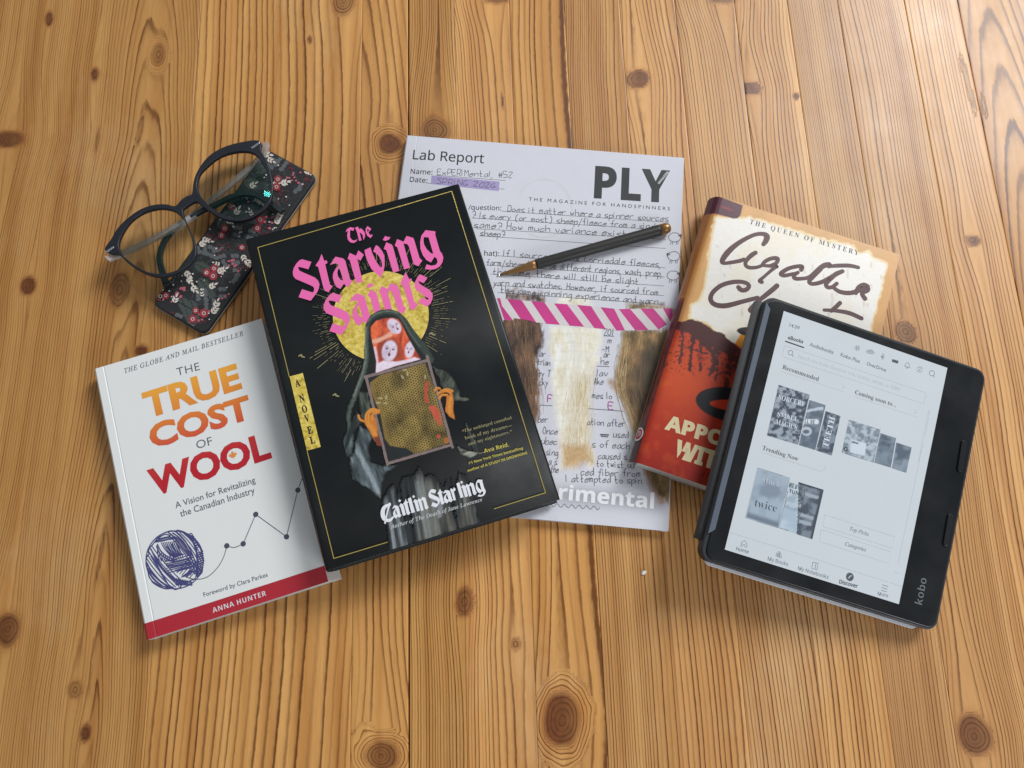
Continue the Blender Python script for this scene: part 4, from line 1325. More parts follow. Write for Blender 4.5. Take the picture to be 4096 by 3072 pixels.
lowbox = (yf > 330) & (np.hypot(cv.U - cxy[0], cv.V - cxy[1]) > RS * 1.01)
changed = np.abs(cv.rgb / np.maximum(np.array(JK), 1e-4) - 1).max(-1) > .12
cv.build('figure_print', PAINT, jk, ZP + .0001, keep=(dh < 0) | (lowbox & changed) | ((yf > 560) & changed))
# bees
bee_ink = surf('bee_ink', A('8c8560'), .45)
for zz_, x, y in ((ZH3, 1325, 1085), (ZH3, 437, 1235), (ZH4, 585, 310)):
    i = Ink(FH, ZP + .00002, zz_)
    for dx, dy, r_, an in ((-11, -6, .0013, .3), (11, 4, .0013, -.5), (0, -4, .0010, 1.2)):
        i.disc((x + dx, y + dy), r_, 10, r_ * .4, an)
    i.build('bee_print', bee_ink, jk)
# author name in white blackletter
WHT = surf('jacket_white_ink', (.80, .80, .84), .4)
b0, b1 = np.array(FH.uv((380, 884), Zc)), np.array(FH.uv((1960, 410), Zc))
bx = (b1 - b0) / np.linalg.norm(b1 - b0)
by = np.array([-bx[1], bx[0]])
def along(x):
    p = np.array(FH.uv((x, 884 - (x - 380) * .30), Zc))
    return np.dot(p - b0, bx)
XH = .0080
def glyph(ink, key, xa, xb, lo, hi):
    zm, o_, h_ = G[key]
    loops = [np.array(FH.uvs(l_, zm)) for l_ in [o_] + h_]
    mn, mx_ = loops[0].min(0), loops[0].max(0)
    a_, b_ = along(xa), along(xb)
    out = []
    for l_ in loops:
        t_ = (l_ - mn) / (mx_ - mn)
        out.append([tuple(b0 + bx * (a_ + (b_ - a_) * p[0]) + by * (lo + (hi - lo) * p[1]) * XH) for p in t_])
    ink.poly(out[0], out[1:])
i = Ink(None, ZP + .00016)
for key, xa, xb, lo, hi in (('a', 372, 520, -.05, 1), ('i', 520, 600, 0, 1), ('dot', 527, 580, 1.12, 1.36), ('t', 598, 700, -.06, 1.22), ('i', 790, 870, 0, 1), ('dot', 798, 850, 1.12, 1.36), ('n', 868, 1040, -.06, 1)):
    glyph(i, key, xa, xb, lo, hi)
i.fr, i.zm = FH, Zc
i.poly([(632, 508), (692, 478), (770, 764), (705, 783)])
i.stroke([(288, 622), (215, 645), (165, 700), (150, 790), (175, 880), (240, 922), (300, 912), (350, 858)], [1.4, 2.0, 2.4, 2.7, 2.6, 2.0, 1.8, 1.0])
i.stroke([(284, 606), (245, 740), (196, 972)], [1.6, .9, 1.1])
i.build('author_lettering', WHT, jk)
i = Ink(None, ZP + .00016)
for key, xa, xb, lo, hi in (('S', 1090, 1275, -.12, 1.38), ('t', 1258, 1360, -.06, 1.22), ('a', 1345, 1512, -.05, 1), ('r', 1502, 1610, 0, 1.02), ('i', 1712, 1796, 0, 1), ('dot', 1722, 1775, 1.12, 1.36), ('n', 1790, 1968, -.06, 1), ('g', 1960, 2130, -.32, 1.06)):
    glyph(i, key, xa, xb, lo, hi)
i.fr, i.zm = FH, Zc
i.poly([(1565, 214), (1622, 188), (1702, 475), (1648, 494)])
i.build('author_lettering', WHT, jk)
i = Ink(FH, ZP + .00016, Zc)
i.text('Author of The Death of Jane Lawrence', (300, 1088), (2070, 548), 'serifi', .006, spacing=1.03, top=(280, 1010))
i.build('small_lettering', surf('pale_grey_ink', A('b9bcbc'), .45), jk)
PY, PG = surf('yellow_ink', A('c2b64e', 1.1), .45), surf('dull_ochre_ink', A('8f8a66', 1.1), .45)
for s_, a_, b_, st_, m_, zz in (('The unhinged cannibal', (1460, 562), (1782, 470), 'serifb', PG, ZH4), ('book of my dreams', (1466, 612), (1752, 530), 'serifb', PG, ZH4),
                                ('and my nightmares.', (1488, 652), (1768, 568), 'serifb', PG, ZH4), ('Ava Reid,', (1596, 702), (1764, 656), 'sansb', PY, ZH4),
                                ('#1 New York Times bestselling', (1490, 780), (1858, 676), 'sansb', PY, ZH4), ('author of A STUDY IN DROWNING', (1482, 830), (1888, 708), 'sansb', PY, ZH4)):
    i = Ink(FH, ZP + .00016, zz)
    i.text(s_, a_, b_, st_, -.006 if st_ == 'serifb' else -.004)
    i.build('quote_lettering', m_, jk)
i = Ink(FH, ZP + .00016, ZH4)
i.stroke([(1560, 706), (1594, 697)], .32, 0)
i.build('quote_dash', PG, jk)
i = Ink(FH, ZP + .00016, ZH4)
i.stroke([(1754, 522), (1781, 514)], .28, 0)
i.build('quote_dash', PG, jk)
for x, y in ((1446, 548), (1770, 548)):
    i = Ink(FH, ZP + .00016, ZH4)
    for dx in (0, 7):
        i.stroke([(x + dx, y - dx * .3), (x + dx + 2, y + 6 - dx * .3)], .38, 0)
    i.build('quote_mark', PG, jk)

# ================================================================== red and amber paperback at the right
FA = Frame(.0809, .0825, .022, 0, .037, -.3269)
WA, HA = .1355, .203
Za7, Za6, Zs = (2450, 750, .78370), (2500, 1280, .42178), (2840, 880, .31646)
t = empty('paperback_book', FA, 'red and amber paperback with a large brown signature, partly under the e-reader', 'book')
page_block('page_block', .0022, WA - .0006, .0005, HA - .0005, -.0154, -.0006, PAPER, t)
# bent cover: front, rounded spine, back; the front and spine carry the print
arc = [(WA, 0.0), (.0048, 0.0)]
for k in range(1, 8):
    a_ = math.radians(90 + 66 * k / 7)
    arc.append((.0048 + .0062 * math.cos(a_), -.0062 + .0062 * math.sin(a_)))
arc += [(-.0023, -.0062), (-.0030, -.0088), (-.0030, -.0112), (-.0022, -.0140), (-.0004, -.0158), (.004, -.0161), (WA, -.0161)]
back = arc[::-1]
cov = loft('cover', back, -.0003, 0, HA, surf('cover_stock', (.60, .58, .54), .5), t)
cv = Canvas(FA, -.012, WA, 0, HA, .00055, A('c3935a'))
xa, ya = cv.xy(Za7)
nn = fbm(xa * .012, ya * .012, 71, 4)
cv.rgb = cv.rgb * (.86 + .28 * nn)[..., None]
cv.put(.5 * (1 - sstep(0, .006, cv.U)) , A('a05a1c'))
cv.poly(Za7, [(518, 150), (700, 148), (760, 165), (900, 205), (1060, 255), (1230, 292), (1262, 330), (1310, 322), (1330, 350), (1402, 378), (1405, 410), (1370, 540), (1330, 700), (1280, 920), (640, 900), (560, 760),
                (480, 700), (385, 672), (392, 600), (446, 562), (455, 535), (470, 480), (482, 380), (490, 300), (505, 215)], A('d6bf92'), 3, 9, .05, 3)
mpar = cv.poly(Za7, [(528, 160), (700, 158), (760, 176), (900, 216), (1055, 266), (1220, 300), (1256, 342), (1305, 338), (1325, 362), (1392, 386), (1395, 410), (1360, 540), (1320, 700), (1270, 920), (640, 900), (560, 760),
                     (480, 690), (398, 664), (405, 606), (456, 568), (466, 535), (482, 480), (494, 380), (502, 300), (518, 215)], A('dad5ce'), 4, 8, .05, 3)
cv.put(mpar * .35 * sstep(.52, .7, fbm(xa * .006, ya * .006, 75, 4)), A('d8cba6'))
cv.put(mpar * .5 * sstep(.70, .8, fbm(xa * .05, ya * .02, 76, 3)), A('b8ab98'))
# red ground with the dark tree
x6_, y6_ = cv.xy(Za6)
red = [(-60, -60), (470, -20), (520, 60), (900, 140), (1200, 330), (2400, 800), (2400, 2400), (-200, 2400), (-200, 900), (200, 300), (300, 60)]
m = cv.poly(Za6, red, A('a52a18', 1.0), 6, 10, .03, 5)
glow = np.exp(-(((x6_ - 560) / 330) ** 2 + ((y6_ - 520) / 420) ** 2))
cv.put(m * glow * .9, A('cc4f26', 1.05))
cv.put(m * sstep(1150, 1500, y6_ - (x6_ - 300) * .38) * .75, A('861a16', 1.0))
cv.put(m * .12 * sstep(.55, .75, fbm(x6_ * .01, y6_ * .01, 78, 4)), A('e0702f'))
TR = A('46201f')
can = [(300, -80), (470, -8), (560, 12), (640, -2), (720, 20), (800, 75), (840, 100), (920, 125), (1000, 205), (1090, 270), (1180, 335), (1230, 420), (1200, 640), (1100, 600), (1040, 480), (1000, 430), (960, 320), (900, 300), (850, 330),
       (800, 300), (740, 250), (690, 190), (640, 160), (600, 130), (520, 90), (440, 60)]
cv.poly(Za6, can, TR, 5, 16, .03, 7)
for pts, w_ in (([(540, 90), (545, 220), (520, 380), (510, 420)], [30, 18, 30, 8]), ([(650, 150), (630, 300), (610, 470)], [50, 26, 40]), ([(720, 200), (720, 340), (710, 470)], [44, 24, 34]),
                ([(860, 300), (840, 430), (800, 530)], [70, 50, 20]), ([(880, 400), (870, 500), (855, 570)], [20, 14, 22]), ([(985, 440), (970, 560), (960, 640)], [60, 44, 50]), ([(600, 260), (700, 300), (790, 320)], 12)):
    cv.line(Za6, pts, w_, TR, 5, 16, 9)
lace = sstep(.60, .66, fbm(x6_ * .06, y6_ * .05, 79, 4)) * (1 - sstep(430, 560, y6_ - (x6_ - 500) * .2)) * sstep(60, 140, y6_) * m
cv.put(lace * .8, TR)
cv.put(.8 * sstep(.64, .70, fbm(x6_ * .03, y6_ * .03, 80, 3)) * m * (1 - sstep(330, 420, y6_ - (x6_ - 500) * .45)) * sstep(120, 200, y6_ - (x6_ - 500) * .3), A('a8341e'))
# hats and the face under one of them
cv.poly(Za6, [(1092, 140), (1215, 110), (1500, 140), (1500, 330), (1200, 308), (1130, 292), (1042, 226)], A('cf8626'), 4)
cv.ell(Za6, (1230, 118), 172, 48, 6, A('1d1a1a'), .04)
cv.ell(Za6, (1205, 110), 62, 22, 6, A('a02226'), .08)
cv.ell(Za6, (1200, 118), 42, 12, 6, A('1d1a1a'), .1)
cv.ell(Za6, (1010, 805), 345, 160, 10, A('1b1c1e'), .02)
cv.ell(Za6, (1090, 820), 288, 56, 6, A('c2381f'), .03)
# maroon tab in the corner, running over the spine
cv.poly((2750, 750, .18092), [(-900, -900), (300, -300), (640, 180), (1220, 400), (1190, 540), (1165, 625), (1100, 688), (1010, 692), (540, 565), (300, 700), (-900, 1500)], A('4a1d2b'), 10)
cv.ell((2750, 750, .18092), (870, 465), 150, 26, 17, A('8a2238'), .5, .7)
# spine colours
s_in = 1 - sstep(-.0006, .0004, cv.U + .0002)
vfr = cv.V / HA
spine_low = A('6d1a18')
cv.put(s_in * (vfr < .60), spine_low)
cv.put(s_in * sstep(.58, .62, vfr) * (vfr < .93), A('a8641f'))
cv.put(s_in * .8 * sstep(.45, .6, fbm(cv.U * 900, cv.V * 160, 85, 3)) * (vfr < .58), A('3d1414'))
cv.put(s_in * (1 - sstep(.10, .20, vfr)), A('3c2326'))
cv.mottle(.05, .8, .8, 88)
# lay the printed sheet over the bent cover: u<0.0048 runs down round the spine
Uf = cv.U.ravel()
pa = np.array(arc[1:14])[:, :]
dl = np.concatenate([[0], np.cumsum(np.linalg.norm(np.diff(pa, axis=0), axis=1))])
sl = np.clip(.0048 - Uf, 0, dl[-1])
uu = np.where(Uf >= .0048, Uf, np.interp(sl, dl, pa[:, 0]))
zz = np.where(Uf >= .0048, 0, np.interp(sl, dl, pa[:, 1]))
nx_, nz_ = np.where(Uf >= .0048, 0, np.clip((.0048 - Uf) / .008, 0, 1)), 1
ln = np.sqrt(nx_ ** 2 + 1)
UU = (uu - .00042 * nx_ / ln).reshape(cv.U.shape)
Z2 = (zz + .00036 / ln).reshape(cv.U.shape)
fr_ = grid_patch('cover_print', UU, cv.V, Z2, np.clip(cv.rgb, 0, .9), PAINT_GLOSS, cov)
ZP = .00042
SIG = surf('brown_signature_ink', A('4c2227', 1.0), .4)
i = Ink(FA, ZP, Zs)
def sg(w, *p):
    i.stroke(list(p), w, 6)
k_ = .069                                                             # mm on the page per survey pixel
def W(*a_):
    return [x * k_ for x in a_]
sg(W(44, 56, 62, 46, 42, 46, 52, 60, 52, 38, 40, 42, 40), (672, 310), (705, 265), (715, 205), (660, 178), (560, 190), (430, 250), (310, 330), (215, 420), (155, 510), (165, 548), (260, 540), (370, 520), (430, 500))
sg(W(44, 48, 42, 40, 40, 36, 34), (575, 415), (520, 450), (455, 520), (450, 575), (500, 605), (590, 600), (660, 575))
sg(W(40, 40, 42, 46, 40, 34), (660, 575), (690, 530), (770, 490), (850, 490), (835, 545), (760, 580))
sg(W(34, 40, 44), (690, 580), (780, 585), (840, 590))
sg(W(40, 34, 32, 40, 46), (835, 590), (760, 650), (680, 720), (625, 770), (650, 785))
sg(W(46, 44, 42, 42, 46, 42, 36), (1150, 632), (1160, 590), (1090, 590), (980, 620), (895, 680), (940, 705), (1060, 680))
sg(W(36, 44, 44, 40, 40, 44), (1110, 665), (1060, 700), (1070, 740), (1140, 745), (1240, 730), (1310, 680))
sg(W(44, 50, 56, 50, 44), (1310, 680), (1390, 610), (1450, 575), (1510, 565), (1500, 590))
sg(W(36, 44, 44, 40), (1490, 590), (1620, 580), (1760, 580), (1870, 602))
sg(W(44, 44, 42, 42, 44, 46, 50), (1400, 620), (1300, 720), (1250, 780), (1290, 810), (1400, 790), (1520, 730), (1600, 680))
sg(W(50, 44), (1600, 680), (1672, 650))
sg(W(46, 46, 44, 40, 40), (1560, 710), (1470, 800), (1480, 850), (1540, 850), (1600, 805))
sg(W(40, 46, 48, 48, 46, 44), (1560, 860), (1640, 910), (1760, 925), (1860, 900), (1960, 850), (1990, 845))
sg(W(46, 46, 46, 46, 44), (1990, 840), (1940, 820), (1880, 850), (1850, 900), (1840, 925))
sg(W(46, 46, 46, 50), (1990, 850), (1990, 890), (1920, 930), (1955, 995))
sg(W(50, 48, 46, 44, 44, 46, 46, 46, 48, 52, 54, 46, 44), (360, 855), (400, 890), (460, 880), (490, 830), (430, 790), (300, 785), (150, 825), (40, 910), (5, 1000), (60, 1070), (200, 1085), (420, 1030), (600, 985))
sg(W(50, 52, 48, 40, 40, 44, 42), (845, 832), (780, 890), (680, 970), (580, 1050), (500, 1140), (560, 1150), (700, 1080))
sg(W(44, 44, 42), (1640, 1050), (1590, 1100), (1530, 1150))
sg(W(34, 40, 46, 46), (1440, 1140), (1600, 1150), (1760, 1180), (1910, 1245))
i.build('signature_lettering', SIG, fr_)
i = Ink(FA, ZP, Zs)
i.text('THE QUEEN OF MYSTERY', (497, 50), (1870, 450), 'serifb', -.004, spacing=1.32, top=(510, -8))
i.build('heading_lettering', surf('dark_grey_ink', A('4c4a46'), .5), fr_)
CRM = surf('cream_ink', A('d2c29a', 1.1), .5, .4, .08, 200)
i = Ink(FA, ZP, Za6)
i.text('APPOINTMENT', (372, 1030), (1860, 1482), 'sansb', .022, spacing=1.0, top=(412, 898))
i.build('title_lettering', CRM, fr_)
i = Ink(FA, ZP, Za6)
i.text('WITH', (455, 1290), (985, 1460), 'sansb', .022, top=(500, 1130))
i.build('title_lettering', CRM, fr_)
i = Ink(FA, ZP, Za6)
i.text('A Hercule', (708, 1470), (960, 1550), 'serifbi', 0)
i.build('small_lettering', surf('dark_red_ink', A('5c1512'), .5), fr_)
# round emblem on the spine
def on_spine(s, v, lift=.0006):
    u_ = np.interp(s, dl, pa[:, 0])
    z_ = np.interp(s, dl, pa[:, 1])
    return (u_ - lift, v, z_ + lift * .35)
vc, scn = FA.uv((132, 1080), Za6)[1] + .001, .0095
def emblem(name, r0, r1, mat_, lift):
    V, Fc = [], []
    n = 28
    for k in range(n):
        a_ = 2 * math.pi * k / n
        for r_ in (r0, r1):
            V.append(on_spine(scn + r_ * math.cos(a_), vc + r_ * 1.05 * math.sin(a_), lift))
    for k in range(n):
        j = (k + 1) % n
        Fc.append((2 * k, 2 * k + 1, 2 * j + 1, 2 * j))
    mesh(name, V, Fc, mat_, fr_)
emblem('emblem_ring', .0036, .0046, ink_white, .0007)
emblem('emblem_disc', .0001, .0036, ink_red, .0007)
V, Fc = [], []
for k in range(24):
    a_ = 2 * math.pi * (k / 23 * 1.5 + .1)
    r_ = .0008 + .0016 * k / 23
    for d_ in (-.00022, .00022):
        V.append(on_spine(scn + (r_ + d_) * math.cos(a_), vc + (r_ + d_) * math.sin(a_), .0009))
for k in range(23):
    Fc.append((2 * k, 2 * k + 1, 2 * k + 3, 2 * k + 2))
mesh('emblem_swirl', V, Fc, ink_white, fr_)

# ================================================================== e-reader in its case
FK = Frame(.1311, .0256, .0386, .0661, .1715, -.2828)
SW, SH = .1193, .15907
Zk8, Zk1, Zk2, Zkl = (2750, 1150, .87424), (3100, 1230, .37373), (2880, 1750, .42203), (3400, 1900, .39177)
black_plastic = surf('black_plastic', A('14171a', .9), .34, .4, .08, 300, bump=.06, bscale=1800)
grey_case = surf('case_grey', A('2c2f33', 1.0), .5, .4, .08, 300, bump=.2, bscale=1500)
grey_fabric = surf('grey_fabric', A('58585a', 1.0), .85, .3, .16, 900, bump=.5, bscale=1300)
light_edge = surf('pale_case_lining', (.62, .64, .68), .5)
screen_m = surf('e_paper', (.57, .61, .64), .38, .5, .025, 1400)
t = empty('e_reader', FK, 'black e-reader in a grey case, grey library screen, propped on the red paperback', 'e-reader')
x0, x1, y0, y1 = -.0118, .1476, -.0086, .1650
slab('case_tray', rrect(x0 - .0022, y0 - .0014, x1 + .0008, y1 + .0012, .0075), -.0088, -.0006, grey_case, t, .0009, 2)
bz = slab('front_bezel', rrect(x0 + .0006, y0 + .0002, x1 - .0010, y1 - .0004, .0062), -.0050, .0003, black_plastic, t, .0005, 2)
scr = slab('screen', [(0, 0), (SW, 0), (SW, SH), (0, SH)], -.001, .00042, screen_m, t)
# hinge strip along the left, and the flap folded behind
i_h = slab('hinge_strip', [(x0 - .0012, .006), (x0 + .0028, .010), (x0 + .0028, SH - .002), (x0 - .0012, SH + .002)], -.003, .00072, surf('blue_grey_case', A('535c68', 1.0), .5, .5, .06), t, .0004)
prof = [(x1 - .002, -.0122), (x0 + .004, -.0122), (x0 - .0012, -.0121), (x0 - .0036, -.0112), (x0 - .0046, -.0092), (x0 - .0043, -.0072), (x0 - .0030, -.0058), (x0 - .0012, -.0054)]
fl = loft('folded_flap', prof, -.0012, .002, SH + .003, grey_fabric, t)
fl.data.polygons.foreach_set('use_smooth', [abs(p.normal.y) < .5 for p in fl.data.polygons])
slab('flap_lining', rrect(x0 + .004, y0 - .0034, x1 - .006, y1 - .006, .005), -.0109, -.0092, light_edge, t, .0004)
for a_, b_ in (((1262, 700), (1240, 845)), ((1200, 1035), (1175, 1183))):
    pa_, pb_ = FK.uv(a_, Zk8), FK.uv(b_, Zk8)
    ux, uy = pa_[0] - pb_[0], pa_[1] - pb_[1]
    L_ = math.hypot(ux, uy)
    ux, uy = ux / L_, uy / L_
    cx, cy = (pa_[0] + pb_[0]) / 2, (pa_[1] + pb_[1]) / 2
    ol = [(cx + ux * p[1] + uy * p[0], cy + uy * p[1] - ux * p[0]) for p in rrect(-.0019, -L_ / 2, .0019, L_ / 2, .0017, 5)]
    slab('page_button', ol, -.001, .0016, surf('glossy_black_button', A('1a1c1e'), .25, .5), t, .0006, 3)
i = Ink(FK, .00038, Zkl)
i.text('kobo', (732, 1328), (782, 1062), 'sansb', -.012)
i.build('logo_lettering', surf('grey_logo', A('6a7075', 1.0), .4), bz)
ZP = .00047
EK, EM, EL = surf('e_ink_dark', A('4f565e', 1.0), .45), surf('e_ink_mid', A('737b84', 1.0), .45), surf('e_ink_pale', A('b4bdc6', 1.05), .45)
def line_(name, s_, a_, b_, style, mat_, zm, bold=0.0, top=None):
    i = Ink(FK, ZP, zm)
    i.text(s_, a_, b_, style, bold, top=top)
    return i.build(name, mat_, scr)
line_('clock_lettering', '14.09', (150, 205), (254, 240), '', EM, Zk1, .008)
for s_, a_, b_, m_, bd in (('eBooks', (132, 338), (296, 386), EK, .022), ('Audiobooks', (364, 410), (618, 500), EM, .012), ('Kobo Plus', (696, 520), (900, 596), EM, .012), ('OverDrive', (975, 615), (1182, 690), EM, .012)):
    line_('tab_lettering', s_, a_, b_, '', m_, Zk1, bd)
line_('heading_lettering', 'Recommended', (74, 655), (460, 790), 'serifb', EK, Zk1, -.003)
line_('heading_lettering', 'Coming soon to...', (850, 925), (1290, 1068), 'serifb', EK, Zk1, -.003)
line_('heading_lettering', 'Trending Now', (396, 115), (735, 224), 'serifb', EK, Zk2, -.003)
line_('button_lettering', 'Top Picks', (1224, 878), (1404, 934), 'serifi', EM, Zk2, .004)
line_('button_lettering', 'Categories', (1180, 1022), (1378, 1082), 'serifi', EM, Zk2, .004)
for s_, a_, b_, m_, bd in (('Home', (148, 1068), (266, 1100), EM, .01), ('My Books', (448, 1162), (640, 1218), EM, .003), ('My Notebooks', (734, 1252), (1022, 1340), EM, .003), ('Discover', (1124, 1380), (1300, 1426), EK, .02), ('More', (1490, 1492), (1588, 1516), EM, .003)):
    line_('menu_lettering', s_, a_, b_, 'sans', m_, Zk2, bd)
line_('search_lettering', 'Search the Kobo Store by title, author, series, or ISBN', (240, 535), (1330, 896), '', surf('e_ink_faint', A('b6c0c8', 1.05), .45), Zk1, .0)
# thin rules
i = Ink(FK, ZP, Zk1)
i.stroke([(98, 408), (1615, 915)], .22, 0)
i.stroke([(75, 525), (1590, 1032)], .22, 0)
i.stroke([(98, 408), (75, 525)], .22, 0)
i.stroke([(1615, 915), (1590, 1032)], .22, 0)
i.stroke([(62, 683), (740, 905)], .16, 0)
i.stroke([(850, 955), (1520, 1175)], .16, 0)
i.stroke([(1640, 1105), (1655, 1105), (1605, 1365), (1590, 1362), (1640, 1105)], .25, 0)
i.stroke([(1590, 1362), (1530, 1650)], .22, 0)
i.zm = Zk2
i.stroke([(1920, 60), (1685, 1195)], .22, 0)
for q_ in ([(990, 732), (1650, 938), (1630, 1048), (972, 842)], [(955, 872), (1620, 1085), (1602, 1195), (938, 985)]):
    i.stroke(q_ + q_[:1], .22, 0)
i.stroke([(88, 897), (1725, 1412)], .22, 0)
i.stroke([(395, 140), (970, 325)], .16, 0)
i.build('rule_lines', EL, scr)
i = Ink(FK, ZP + .00002, Zk1)
i.stroke([(110, 363), (303, 430)], .8, 0)
i.build('tab_underline', surf('e_ink_black', A('343a42', 1.0), .45), scr)
# icons
def icon(name, fn, mat_=EM):
    i = Ink(FK, ZP, Zk1)
    fn(i)
    i.build(name, mat_, scr)
def ringp(c_, r_, n=16, a0=0, a1=360):
    return [(c_[0] + r_ * math.cos(math.radians(a0 + (a1 - a0) * k / n)), c_[1] + r_ * math.sin(math.radians(a0 + (a1 - a0) * k / n))) for k in range(n + 1)]
def f_sun(i):
    i.stroke(ringp((877, 435), 11), .35, 0)
    for k in range(8):
        a_ = k * math.pi / 4 + .3
        i.stroke([(877 + 18 * math.cos(a_), 435 + 18 * math.sin(a_)), (877 + 31 * math.cos(a_), 435 + 31 * math.sin(a_))], .3, 0)
def f_wifi(i):
    for r_ in (14, 30, 46):
        i.stroke(ringp((1012, 502), r_, 10, 210, 350), .42, 0)
def f_bt(i):
    i.stroke([(1130, 520), (1165, 545), (1142, 558), (1152, 492), (1168, 518), (1132, 535)], .36, 0)
def f_bat(i):
    i.poly([(1252, 553), (1318, 573), (1310, 602), (1246, 582)])
def f_bell(i):
    i.stroke([(1385, 630), (1396, 605), (1412, 590), (1432, 600), (1432, 625), (1440, 648), (1385, 630)], .3, 0)
    i.stroke(ringp((1408, 646), 6), .3, 0)
def f_sync(i):
    i.stroke(ringp((1545, 665), 28, 14, 20, 170), .3, 0)
    i.stroke(ringp((1545, 665), 28, 14, 200, 350), .3, 0)
    i.stroke([(1538, 672), (1552, 658)], .5, 0)
def f_mag(i):
    i.stroke(ringp((1675, 705), 28), .34, 0)
    i.stroke([(1690, 728), (1703, 748)], .36, 0)
def f_mag2(i):
    i.stroke(ringp((163, 485), 25), .34, 0)
    i.stroke([(178, 505), (192, 528)], .36, 0)
for nm, f_ in (('brightness_icon', f_sun), ('wifi_icon', f_wifi), ('bluetooth_icon', f_bt), ('battery_icon', f_bat), ('bell_icon', f_bell), ('sync_icon', f_sync), ('search_icon', f_mag), ('search_icon', f_mag2)):
    icon(nm, f_, EK if f_ is f_bat else EM)
for c_ in ((728, 853), (1498, 1115)):
    i = Ink(FK, ZP, Zk1)
    i.stroke([(c_[0] - 6, c_[1] - 26), (c_[0] + 15, c_[1] + 2), (c_[0] - 18, c_[1] + 22)], .3, 0)
    i.build('arrow_icon', EL, scr)
i = Ink(FK, ZP, Zk2)
i.stroke([(985, 268), (1002, 292), (972, 308)], .3, 0)
i.build('arrow_icon', EL, scr)
i = Ink(FK, ZP, Zk2)
i.stroke([(1648, 1270), (1662, 1290), (1682, 1280)], .3, 0)
i.build('arrow_icon', EL, scr)
i = Ink(FK, ZP, Zk2)
i.stroke([(195, 1028), (200, 995), (230, 975), (255, 1010), (248, 1040), (232, 1036), (234, 1016), (216, 1010), (212, 1030), (195, 1028)], .32, 0)
i.build('home_icon', EM, scr)
i = Ink(FK, ZP, Zk2)
for q_ in ([(528, 1122), (532, 1095), (545, 1098), (541, 1128)], [(546, 1130), (552, 1078), (564, 1082), (558, 1134)], [(562, 1134), (568, 1088), (582, 1140), (572, 1140)]):
    i.stroke(q_ + q_[:1], .3, 0)
i.build('books_icon', EM, scr)
i = Ink(FK, ZP, Zk2)
i.stroke([(878, 1180), (928, 1192), (915, 1254), (866, 1240), (878, 1180)], .32, 0)
i.stroke([(908, 1188), (896, 1248)], .32, 0)
i.build('notebook_icon', EM, scr)
i = Ink(FK, ZP, Zk2)
i.disc((1227, 1320), .0026, 24)
i.build('compass_icon', EK, scr)
i = Ink(FK, ZP + .00003, Zk2)
i.stroke([(1215, 1332), (1226, 1318), (1240, 1308)], .55, 0)
i.build('compass_needle', screen_m, scr)
i = Ink(FK, ZP, Zk2)
for dy in (0, 26, 52):
    i.stroke([(1537 - dy * .2, 1396 + dy), (1586 - dy * .2, 1411 + dy)], .34, 0)
i.build('menu_icon', EM, scr)
# small grey book covers on the screen
def thumb(name, quad, zm, dark, light, seed, sc_, paint=None):
    q_ = FK.uvs(quad, zm)
    us, vs = [p[0] for p in q_], [p[1] for p in q_]
    cv = Canvas(FK, min(us), max(us), min(vs), max(vs), .0005, A(dark))
    x, y = cv.xy(zm)
    n = fbm(x * sc_, y * sc_, seed, 4)
    cv.put(sstep(.35, .68, n), A(light))
    if paint:
        paint(cv, x, y)
    keep = cv.dist_poly(zm, quad) < 1
    cv.build(name, painted(name + '_print', .4, .5), scr, ZP - .00002, keep)
    e_ = Ink(FK, ZP - .000025, zm)
    e_.poly(quad)
    e_.build(name + '_edge', EM, scr)
thumb('sorcery_thumbnail', [(35, 828), (368, 935), (243, 1470), (-90, 1370)], Zk1, '3c4450', '8c95a0', 3, .03)
thumb('teeth_thumbnail', [(538, 1108), (698, 1162), (604, 1585), (435, 1530)], Zk1, '434b57', '76808c', 5, .03)
def p_mid(cv, x, y):
    cv.line(Zk1, [(345, 1110), (430, 1090), (500, 1080)], 30, A('a8b2bc'), 6, 6)
    cv.line(Zk1, [(310, 1218), (440, 1225)], 52, A('c0c8d0'), 5, 4)
    cv.ell(Zk1, (335, 1325), 55, 48, 0, A('a4aeb8'), .1)
    cv.ell(Zk1, (330, 1330), 36, 22, 0, A('59626e'), .15)
thumb('middle_thumbnail', [(365, 990), (538, 1046), (428, 1528), (252, 1472)], Zk1, '56606c', '6c7682', 7, .02, p_mid)
def p_map(cv, x, y):
    cv.poly(Zk1, [(815, 1410), (975, 1455), (955, 1590), (800, 1545)], A('b8c2ca'), 4, 4)
    cv.ell(Zk1, (752, 1517), 22, 24, 0, A('2f353e'), .1)
    cv.ell(Zk1, (752, 1517), 9, 10, 0, A('99a3ad'), .2)
    cv.line(Zk1, [(825, 1440), (880, 1455)], 18, A('4d5661'), 6, 4)
thumb('map_thumbnail', [(788, 1202), (1125, 1308), (1050, 1660), (708, 1555)], Zk1, '6f7a84', 'a3aeb6', 9, .03, p_map)
thumb('grey_thumbnail', [(1125, 1345), (1292, 1398), (1235, 1715), (1058, 1660)], Zk1, '5b6672', '747f8b', 11, .012)
thumb('sky_thumbnail', [(1295, 1445), (1458, 1498), (1400, 1770), (1245, 1720)], Zk1, '525c69', '7c8793', 13, .012)
def p_tw(cv, x, y):
    cv.put(sstep(690, 740, y - (x - 280) * .32) * 1.0, A('66717e'))
    cv.line(Zk2, [(352, 290), (655, 382), (552, 858), (238, 760), (352, 290)], 12, A('9aa5b0'), 3, smooth=1)
thumb('twice_thumbnail', [(352, 285), (658, 380), (552, 860), (235, 762)], Zk2, '76828f', '93a0ac', 15, .006, p_tw)
def p_pf(cv, x, y):
    cv.line(Zk2, [(600, 640), (680, 680), (770, 690)], 24, A('5d6874'), 8, 8)
    cv.put(sstep(560, 660, y) * .6, A('9fb0bd'))
